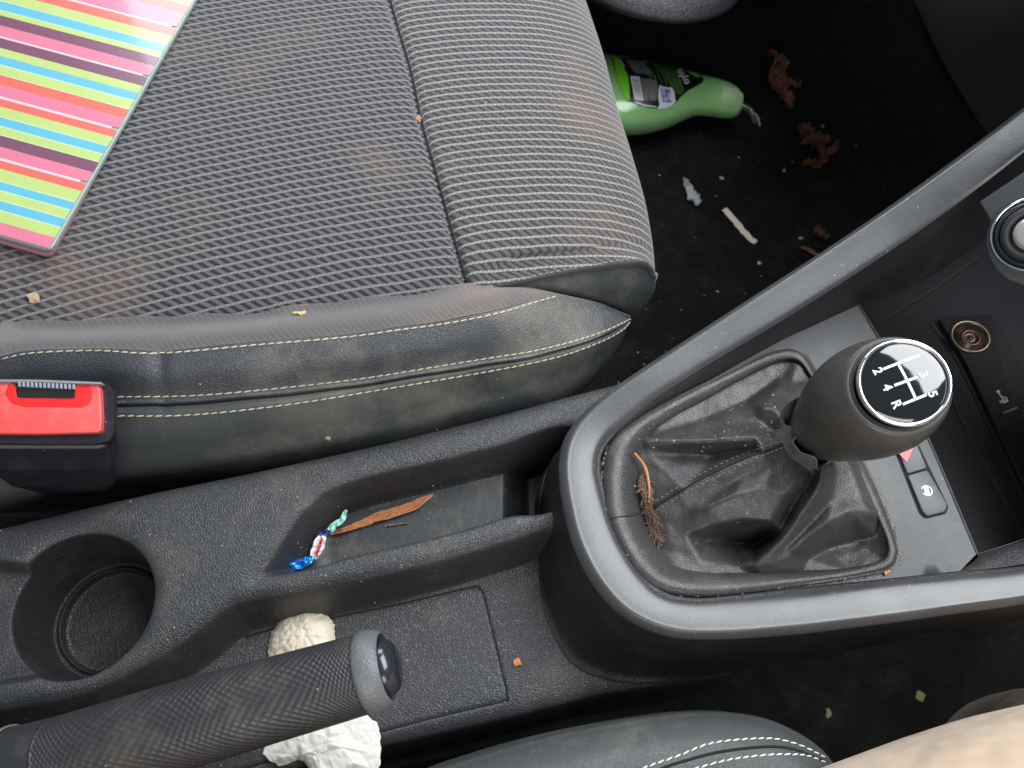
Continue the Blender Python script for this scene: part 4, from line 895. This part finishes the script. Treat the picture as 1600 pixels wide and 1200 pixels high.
# fine text rows on the green panel
Mt=flatm('label_fine_text',(.09,.22,.06),.5)
for i in range(7):
    x=1002+i*8.2; ytop=101+i*1.2; decal('text_row',[(x+4,ytop+5),(x+5.6,ytop+5),(x+16.5,ytop+24+i*2.0),(x+14.5,ytop+24+i*2.0)],Mt,lab,tbt,.0014,4)
# brand script as in the photo, white rounded letters running down the neck end of the label
v,f=text_mesh('oylo',15.5)
tv=[]; 
for q in v:
    # reading direction runs up-left in the picture
    dx,dy=q[0],q[1]; a=math.radians(-122); u=1066+ (dx*math.cos(a)-(-dy)*math.sin(a))*1.0; w=121+(dx*math.sin(a)+(-dy)*math.cos(a))*1.0
    u2=1066+(u-1066); h,nn=hit(tbt,u2,w); tv.append(h+nn*.0013 if h is not None else None)
ff=[x for x in f if all(tv[i] is not None for i in x)]
used=sorted({i for x in ff for i in x}); mp={i:k for k,i in enumerate(used)}
if ff: obj('label_script',[tv[i] for i in used],[[mp[i] for i in x] for x in ff],flatm('script_white',(.78,.77,.80)),lab,smooth=False)
# collar of cap + bent spout
tube('cap_collar',[P(1122,157,BZ),P(1140,160,BZ),P(1150,162,BZ),P(1156,163,BZ)],[.0185,.0190,.0180,.0125],M_neck,bt,40,32)
tube('spout',[P(1150,165,BZ),P(1162,167,BZ+.002),P(1171,172,BZ+.002),P(1177,182,BZ),P(1181,193,BZ-.004)],[.0055,.0045,.004,.0038,.0036],mat('pale_spout',(.07,.08,.075),.2,coat=.3,alpha=.9),bt,40,20)
tube('spout_tab',[P(1176,176,BZ+.003),P(1184,184,BZ+.002),P(1187,197,BZ-.002)],[.0016,.0016,.0014],mat('grey_tab',(.30,.31,.33),.3),bt,20,10)

# ------------------------------------------------------------ LITTER
tf_=bvh([floor]); tc_=bvh([deck,tr,lidm,sk,cupo,cuprim]); ts=tb; tg=bvh([gf,ga,plate]); tall=bvh([floor,deck,tr,lidm,sk,cupo,cuprim,b_up,b_lo,cl,cr_,strp,gf,ga,plate])
def crumple(name,c,rx,ry,rz,m,label,cat,seed,amp=.35,freq=1.6,rot=0,group=None,shape=None,sub=5):
    bm=bmesh.new(); bmesh.ops.create_icosphere(bm,subdivisions=sub,radius=1); v=[]
    for x in bm.verts:
        p=x.co.normalized(); n=noise.voronoi(p*freq+Vector((seed,0,0)))[0]; k=1+amp*(n[1]-n[0]-.35)+amp*.5*noise.noise(p*freq*2.3+Vector((0,seed,0)))
        q=p*k; q=Vector((q.x*rx,q.y*ry,q.z*rz)); q.rotate(Matrix.Rotation(rot,3,'Z')); v.append(np.array(c)+np.array(q))
    f=[[q.index for q in x.verts] for x in bm.faces]; bm.free(); o=obj(name,v,f,m,smooth=True); return tag(o,label,cat,group)
def leafy(name,path,widths,m,tree,label,cat,lift=.002,curl=.006,group=None,thick=.0007,seed=0,nz=.0015):
    """crinkled strip lying on a surface, traced along a px path with widths in metres"""
    n=64;k=14; d=resamp(np.array(path,float),n); c=[]
    for u,v in d:
        h,_=hit(tree,u,v); c.append(h if h is not None else (c[-1] if c else P(u,v,0)))
    c=np.array(c); 
    for _ in range(3): c[1:-1]=(c[:-2]+c[1:-1]*2+c[2:])/4
    w=np.interp(np.linspace(0,1,n),np.linspace(0,1,len(widths)),widths); t=np.gradient(c,axis=0); s=np.cross(up,t); s/=np.linalg.norm(s,axis=1)[:,None]+1e-9
    top=[];bot=[]
    for i in range(n):
        for j in range(k):
            q=j/(k-1)-.5; e=1+.30*noise.fractal(Vector((i*.12,(0 if q<0 else 7)+seed,seed)),1,2,3)
            p=c[i]+s[i]*q*w[i]*e+up*(lift+curl*(abs(q)*2)**2*(.4+.6*abs(math.sin(i*.21+seed)))+nz*noise.fractal(Vector((i*.11,j*.22,seed)),1,2,3))
            top.append(p); bot.append(p-up*thick)
    v=top+bot; N_=n*k; f=grid_faces(n,k)+[tuple(N_+a for a in x[::-1]) for x in grid_faces(n,k)]
    for i in range(n-1): f+=[(i*k,N_+i*k,N_+(i+1)*k,(i+1)*k),(i*k+k-1,(i+1)*k+k-1,N_+(i+1)*k+k-1,N_+i*k+k-1)]
    for j in range(k-1): f+=[(j,j+1,N_+j+1,N_+j),((n-1)*k+j,N_+(n-1)*k+j,N_+(n-1)*k+j+1,(n-1)*k+j+1)]
    o=obj(name,v,f,m); return tag(o,label,cat,group)
# tissues
def paper(poly,z0,h,m,label,seed,step=.0011,fr=1.0,par='crumpled tissues by the handbrake'):
    pp=[P(u,v,z0) for u,v in poly]; pp=resamp(np.array(pp+pp[:1]),240)[:-1]; A=pp[:,:2]+np.array([[.0011*noise.noise(Vector((i*.21,seed,0)))+.0005*noise.noise(Vector((i*.9,seed,2))),.0011*noise.noise(Vector((i*.21,seed,5)))] for i in range(len(pp))])*np.minimum(1,np.minimum(np.arange(len(pp)),np.arange(len(pp))[::-1])/12)[:,None]; x0,y0=A.min(0)-.002; x1,y1=A.max(0)+.002
    c=A.mean(0); NR=46; T=[]
    for k in range(NR):
        t_=1-k/(NR-1)*.999
        for (x,y) in c+(A-c)*t_: T.append((x,y))
    T=np.array(T); dd=sdf(T,A); zz=[]
    rg_=np.random.default_rng(seed); ext=(A.max(0)-A.min(0))/2*1.04; mid_=(A.max(0)+A.min(0))/2
    pl_=[]
    for _ in range(70):
        rr_=rg_.uniform(0,.98)**.6; a_=rg_.uniform(0,6.28); ox,oy=rr_*math.cos(a_),rr_*math.sin(a_); zz0=h*(1-.75*rr_**2.2)*rg_.uniform(.80,1.35); sl_=rg_.normal(0,.42,2)
        pl_.append((mid_+ext*[ox,oy],zz0,np.array([-ox,-oy])*h*1.5*rr_/ext+sl_))
    for (x,y),q in zip(T,dd):
        t=max(0,-q); ed=1-math.exp(-t/.0030)
        hs_=sorted(z1+g_.dot(np.array([x,y])-c_) for c_,z1,g_ in pl_)
        v_=hs_[5]; w_=noise.noise(Vector((x*140,y*90,seed)))
        zz.append(z0+max(.001,min(v_,h*1.25))*ed+.0014*(abs(w_)-.2)*min(1,t/.002)+.0005*noise.noise(Vector((x*420,y*380,seed)))*min(1,t/.001))
    T=np.c_[T,zz]; Bt=T.copy(); Bt[:,2]=z0-.0003+.15*(T[:,2]-z0); n=len(T); m_=len(A)
    f1=grid_faces(NR,m_,False,True)
    side=[(i,(i+1)%m_,(i+1)%m_+n,i+n) for i in range(m_)]
    bm=bmesh.new(); vs_=[bm.verts.new(p) for p in np.vstack([T,Bt])]
    for f_ in f1: bm.faces.new([vs_[i] for i in f_]); bm.faces.new([vs_[i+n] for i in f_[::-1]])
    for f_ in side: bm.faces.new([vs_[i] for i in f_])
    bmesh.ops.recalc_face_normals(bm,faces=bm.faces); bm.verts.index_update(); fl=[[v_.index for v_ in f_.verts] for f_ in bm.faces]; bm.free()
    o=obj('tissue',np.vstack([T,Bt]),fl,m); return tag(o,label,'tissue',par)
paper([(419,1030),(420,1002),(427,985),(441,965),(460,955),(475,950),(492,953),(512,962),(521,975),(524,995),(528,1012),(532,1045),(480,1062),(425,1052)],ZW+.0015,.016,M_tissue,'crumpled cream tissue beyond the handbrake grip against the tray ridge',3)
paper([(410,1178),(424,1190),(438,1197),(455,1190),(468,1187),(482,1200),(488,1230),(560,1232),(590,1205),(595,1165),(591,1135),(586,1127),(560,1112),(520,1105),(450,1128),(418,1162)],ZW+.0015,.015,M_tissue2,'crumpled white tissue on the driver side under the handbrake grip',8,fr=.9)
# leaves on the carpet
lv='dry leaves on the passenger carpet'
def shred(path,w,n_,label,seed,lift=.004,sp=7):
    """one dry leaf broken into thin ragged, overlapping lobes"""
    random.seed(seed); objs=[]; V=[];Fs=[]
    for k in range(n_):
        a0=random.uniform(0,.65); a1=a0+random.uniform(.25,.45); d=resamp(np.array(path,float),60); seg=d[int(a0*59):max(int(a0*59)+6,int(min(a1,1)*59))]
        ang=random.gauss(0,.45); c0=seg.mean(0); rot=np.array([[math.cos(ang),-math.sin(ang)],[math.sin(ang),math.cos(ang)]]); seg=(seg-c0)@rot.T+c0+np.array([random.gauss(0,sp),random.gauss(0,sp)])
        ww=w*random.uniform(.5,1); o=leafy('x',[tuple(q) for q in seg],[.001,ww*.7,ww,ww*.8,.001],M_leaf,tf_,label,'leaf',lift*random.uniform(.3,2),ww*random.uniform(.2,.7),seed=seed+k*3.1,nz=.005,thick=.0003)
        w0=np.array(o['wloc']); b_=len(V); V+=[np.array(v.co)+w0 for v in o.data.vertices]; Fs+=[[b_+i for i in p.vertices] for p in o.data.polygons]; me=o.data; bpy.data.objects.remove(o); bpy.data.meshes.remove(me)
    tag(obj('dry_leaf',V,Fs,M_leaf),label,'leaf',lv)
shred([(1180,122),(1197,108),(1213,98),(1208,128),(1222,150),(1238,168)],.016,9,'dark shredded brown leaf on the carpet just beyond the bottle spout',2)
shred([(1243,198),(1252,214),(1272,226),(1290,240),(1312,238),(1322,228)],.015,9,'largest twisted brown leaf, in the middle of the passenger carpet',5,sp=5)
shred([(1244,264),(1268,260),(1290,252),(1308,240)],.009,4,'long thin leaf fold pointing under the largest twisted leaf',7,sp=3)
shred([(1260,374),(1278,368),(1296,362),(1302,368)],.010,4,'small folded brown leaf near the grey trim band',9,sp=4)
leafy('bark_splinter',[(1250,388),(1262,393),(1282,405)],[.003,.006,.003],M_leaf,tf_,'short dark splinter on the carpet below the small folded leaf','splinter',.002,.002,seed=4)
leafy('wooden_strip',[(1131,328),(1150,350),(1166,369),(1180,381)],[.0075,.0078,.0078,.0072],M_straw,tf_,'flat pale wooden strip lying on the black carpet','strip',.002,.0003,seed=1,nz=.0001)
leafy('plastic_shred',[(1066,283),(1073,298),(1080,312),(1090,322)],[.002,.008,.013,.010],M_clear,tf_,'torn shred of clear plastic on the carpet beside the seat edge','plastic scrap',.003,.006,seed=3,nz=.004)
# tray litter
leafy('bark_strip',[(505,838),(530,833),(560,822),(600,807),(640,795),(662,783),(677,775)],[.001,.0026,.0044,.0054,.0062,.0056,.0016],M_bark,tc_,'long orange-brown strip of bark lying in the console tray','bark',.002,.0012,seed=2)
leafy('grass_stem',[(601,823),(620,820),(637,818)],[.0006,.0009,.0005],M_crumb,tc_,'thin straw-coloured stem in the tray below the bark strip','stem',.001,.0002,seed=2)
wr=thing('sweet_wrapper',tuple(P(500,860,-.03)),'twisted foil sweet wrapper, blue, white and mint, in the left end of the tray','wrapper')
def foil(name,path,w,m,dz,seed,parent=wr):
    n=30;k=8; d=resamp(np.array(path,float),n); c=np.array([P(u,v,z) for u,v,z in d]); w=np.interp(np.linspace(0,1,n),np.linspace(0,1,len(w)),w); t=np.gradient(c,axis=0); s=np.cross(up,t); s/=np.linalg.norm(s,axis=1)[:,None]
    top=[c[i]+s[i]*(j/(k-1)-.5)*w[i]+up*(.0030*noise.noise(Vector((i*.16,j*.35,seed)))+.0010*abs(math.sin(i*.33+j*.5))) for i in range(n) for j in range(k)]
    v=top+[p-up*.0003 for p in top]; N_=n*k; f=grid_faces(n,k)+[tuple(N_+a for a in x[::-1]) for x in grid_faces(n,k)]
    return obj(name,v,f,m,parent)
foil('blue_end',[(440,886,-.021),(460,883,-.020),(478,877,-.020),(489,870,-.022)],[.0048,.006,.0062,.004],M_foil_b,0,1)
ww=foil('white_middle',[(490,872,-.023),(495,860,-.023),(500,848,-.023),(503,838,-.024)],[.004,.0062,.0066,.005],M_foil_w,0,2)
foil('red_stripe',[(494,868,-.0205),(499,856,-.0205),(503,842,-.0215)],[.0012,.0016,.0012],M_foil_r,0,2,ww)
foil('navy_fold',[(498,838,-.025),(510,833,-.025),(522,829,-.025)],[.003,.004,.003],M_foil_n,0,5)
foil('mint_end',[(515,830,-.025),(524,820,-.023),(535,812,-.021),(541,798,-.019)],[.004,.004,.003,.002],M_foil_g,0,4)
# root tuft in the gaiter
tuft=thing('dried_roots',tuple(Pl(1010,780)),'clump of dried brown roots caught between the gaiter and its frame','roots')
tp=[hit(tg,u,v)[0] for u,v in ((990,712),(1000,735),(1008,765),(1012,790),(1020,820),(1028,850))]; tp=[p+NPL*.0025 for p in tp if p is not None]
V=[];Fs=[]
def fibre(a,b,c,r=.00022):
    n=8; pts=[((1-t)**2*a+2*t*(1-t)*b+t*t*c) for t in np.linspace(0,1,n)]; k0=len(V)
    for p in pts:
        for j in range(4): V.append(p+np.array([math.cos(j*1.57),math.sin(j*1.57),.5*math.cos(j*1.57+1)])*r)
    for i in range(n-1):
        for j in range(4): Fs.append((k0+i*4+j,k0+i*4+(j+1)%4,k0+(i+1)*4+(j+1)%4,k0+(i+1)*4+j))
tpp=resamp(np.array(tp),60)
for i in range(620):
    ii=random.randrange(16,56); tt=(tpp[ii+3]-tpp[ii-3]); tt/=np.linalg.norm(tt); a=tpp[ii]+rng.normal(0,.0011,3)*[1,1,.5]; b=a+tt*.0020+rng.normal(0,.0012,3)+up*.0006; c=a+tt*.0036+rng.normal(0,.0018,3)*[1,1,.5]; fibre(a,b,c)
obj('root_fibres',V,Fs,mat('root_brown',(.24,.145,.10),.9,vary=.6),tuft)
tube('root_stem',[tp[0]+NPL*.002,tp[1]+NPL*.003+CX*.002,tp[2]+NPL*.0025+CX*.0015,tp[3]+NPL*.002],[.0007,.001,.0008,.0004],mat('root_orange',(.42,.19,.09),.7),tuft,40,8)
# gaiter stitching: two dark rows and the seam between
for off,r,m in ((-7,.00042,M_thread_d),(8,.00042,M_thread_d)):
    stitches('stitching',[(1022,792+off),(1060,768+off),(1100,746+off),(1150,722+off),(1200,702+off*.8),(1236,690+off*.6)],tg,m,gear,.0022,.0010,r,.0)
gp_=[hit(tg,u,v) for u,v in resamp(np.array([(1022,793),(1060,769),(1100,747),(1150,723),(1200,703),(1238,690)],float),60)]
tube('gaiter_seam',[h+n*.0001 for h,n in gp_ if h is not None],.0006,M_groove,gear)
gp_=[hit(tg,u,v) for u,v in resamp(np.array([(948,813),(965,808),(985,806),(998,803)],float),30)]
tube('frame_seam',[h+n*.0001 for h,n in gp_ if h is not None],.0003,M_groove,gear)
# leaf chip on plate corner and on deck
def chip(u,v,r,m,label,name='leaf_chip',tree=None,cat='leaf chip',group=None,seed=0,h=.0012):
    p,n=hit(tree or tall,u,v)
    if p is None: return
    random.seed(seed+int(u)); k=9; ang=[2*math.pi*i/k for i in range(k)]; rr=[r*random.uniform(.45,1.15) for _ in ang]
    x=np.cross(n,[.3,1,.2]); x/=np.linalg.norm(x); y=np.cross(n,x)
    tp_=[p+n*(h*(.6+.8*random.random()))+rr[i]*(math.cos(a)*x+math.sin(a)*y) for i,a in enumerate(ang)]; bt_=[q-n*h*.8 for q in tp_]; c=p+n*h*1.3
    v_=tp_+bt_+[c]; f_=[(i,(i+1)%k,2*k) for i in range(k)]+[(i,k+i,k+(i+1)%k,(i+1)%k) for i in range(k)]+[list(range(k,2*k))[::-1]]
    o=obj(name,v_,f_,m,smooth=False); return tag(o,label,cat,group)
M_or=mat('orange_leaf',(.62,.24,.10),.7,vary=.3)
chip(1384,893,.0026,M_or,'orange leaf fragment at the driver side corner of the gear surround')
chip(808,1034,.0028,M_or,'small orange-brown leaf fragment on the console ahead of the storage lid')
chip(471,491,.0045,mat('yellow_flake',(.68,.48,.22),.8,vary=.3),'yellow flake lying where the seat cloth meets the bolster',cat='flake',name='flake')
chip(54,466,.0042,mat('tan_flake',(.42,.30,.20),.8,vary=.3),'tan flake on the seat cloth under the folder corner',cat='flake',name='flake')
chip(655,187,.0035,mat('rust_flake',(.36,.22,.15),.8,vary=.3),'rust coloured flake caught in the seat cushion seam',cat='flake',name='flake')
chip(512,683,.0022,M_crumb,'tan crumb on the lower side of the passenger seat bolster',cat='crumb',name='crumb')
chip(1437,1087,.0052,M_moss,'pale green leaf bit on the dark driver side carpet',cat='leaf bit',name='leaf_bit')
chip(1295,1115,.004,M_moss,'small grey-green leaf bit beside the driver seat bolster',cat='leaf bit',name='leaf_bit')
chip(1285,198,0.0036,M_or,'small orange crumb on the carpet above the largest leaf',cat='crumb',name='crumb')
chip(1127,279,0.0030,M_bone,'white crumb on the carpet between bottle and wooden strip',cat='crumb',name='crumb')
chip(1225,267,0.0024,M_bone,'pale crumb on the carpet left of the largest leaf',cat='crumb',name='crumb')
chip(1186,412,0.0024,M_bone,'pale crumb on the carpet close to the trim band',cat='crumb',name='crumb')
chip(1251,373,0.0024,M_bone,'pale crumb beside the small folded leaf',cat='crumb',name='crumb')
chip(1047,740,.002,M_crumb,'tan crumb on the gaiter',cat='crumb',name='crumb') if False else None
# uncountable dust crumbs
def dust(name,label_,regions,tree,m,n,r0_,r1_,cat='crumbs',seed=1):
    random.seed(seed); V=[];Fs=[]
    for _ in range(n):
        poly=random.choice(regions); u=random.uniform(poly[0],poly[2]); v=random.uniform(poly[1],poly[3]); p,nn=hit(tree,u,v)
        if p is None: continue
        r=r0_+(r1_-r0_)*random.random()**3.5; x=np.cross(nn,[.3,1,.2]); x/=np.linalg.norm(x); y=np.cross(nn,x); k0=len(V); a0=random.random()*6
        e=random.uniform(.4,1)
        for i in range(5): a=a0+i*1.2566; q=r*random.uniform(.6,1.2); V.append(p+q*(math.cos(a)*x+e*math.sin(a)*y)+nn*.0001)
        V.append(p+nn*r*.8)
        Fs+=[(k0+i,k0+(i+1)%5,k0+5) for i in range(5)]
    o=obj(name,V,Fs,m,smooth=False); return tag(o,label_,cat,kind='stuff')
dust('crumbs','fine tan crumbs and grit scattered over the console, tray and gear surround',[(380,740,860,900),(0,780,900,1160),(940,520,1500,940),(1000,640,1240,700),(1040,630,1230,690),(950,600,1250,930)],bvh([deck,tr,lidm,gf,ga,plate]),M_crumb,520,.00018,.0009,seed=3)
dust('crumbs','pale grit speckled over the dark passenger carpet',[(1000,200,1450,520),(930,440,1150,640)],tf_,M_bone,120,.0004,.0018,seed=5)
dust('crumbs','pale lint and grit specks on the seat cloth and bolster',[(60,10,1000,440),(150,450,900,700)],tb,M_crumb,130,.0002,.0009,seed=8)
# packed crumbs along the seam between gaiter frame and plate
random.seed(11); V=[];Fs=[]
seamp=resamp(np.array([(947,700),(940,745),(950,820),(987,890),(1035,928),(1120,934),(1250,917),(1340,903),(1396,888),(1406,862),(1378,770)],float),700)
for _ in range(480):
    u,v=seamp[random.randrange(700)]; u+=random.gauss(0,1.6); v+=random.gauss(1,1.8); p,nn=hit(tg,u,v)
    if p is None: continue
    r=random.uniform(.00025,.0008); k0=len(V); a0=random.random()*6
    for i in range(5): a=a0+i*1.2566; V.append(p+r*np.array([math.cos(a),math.sin(a),0])*random.uniform(.6,1.2))
    V.append(p+nn*r); Fs+=[(k0+i,k0+(i+1)%5,k0+5) for i in range(5)]
tag(obj('crumbs',V,Fs,mat('grit_buff',(.36,.29,.21),.85,vary=.5),smooth=False),'buff grit packed along the outer seam of the gaiter frame','crumbs',kind='stuff')
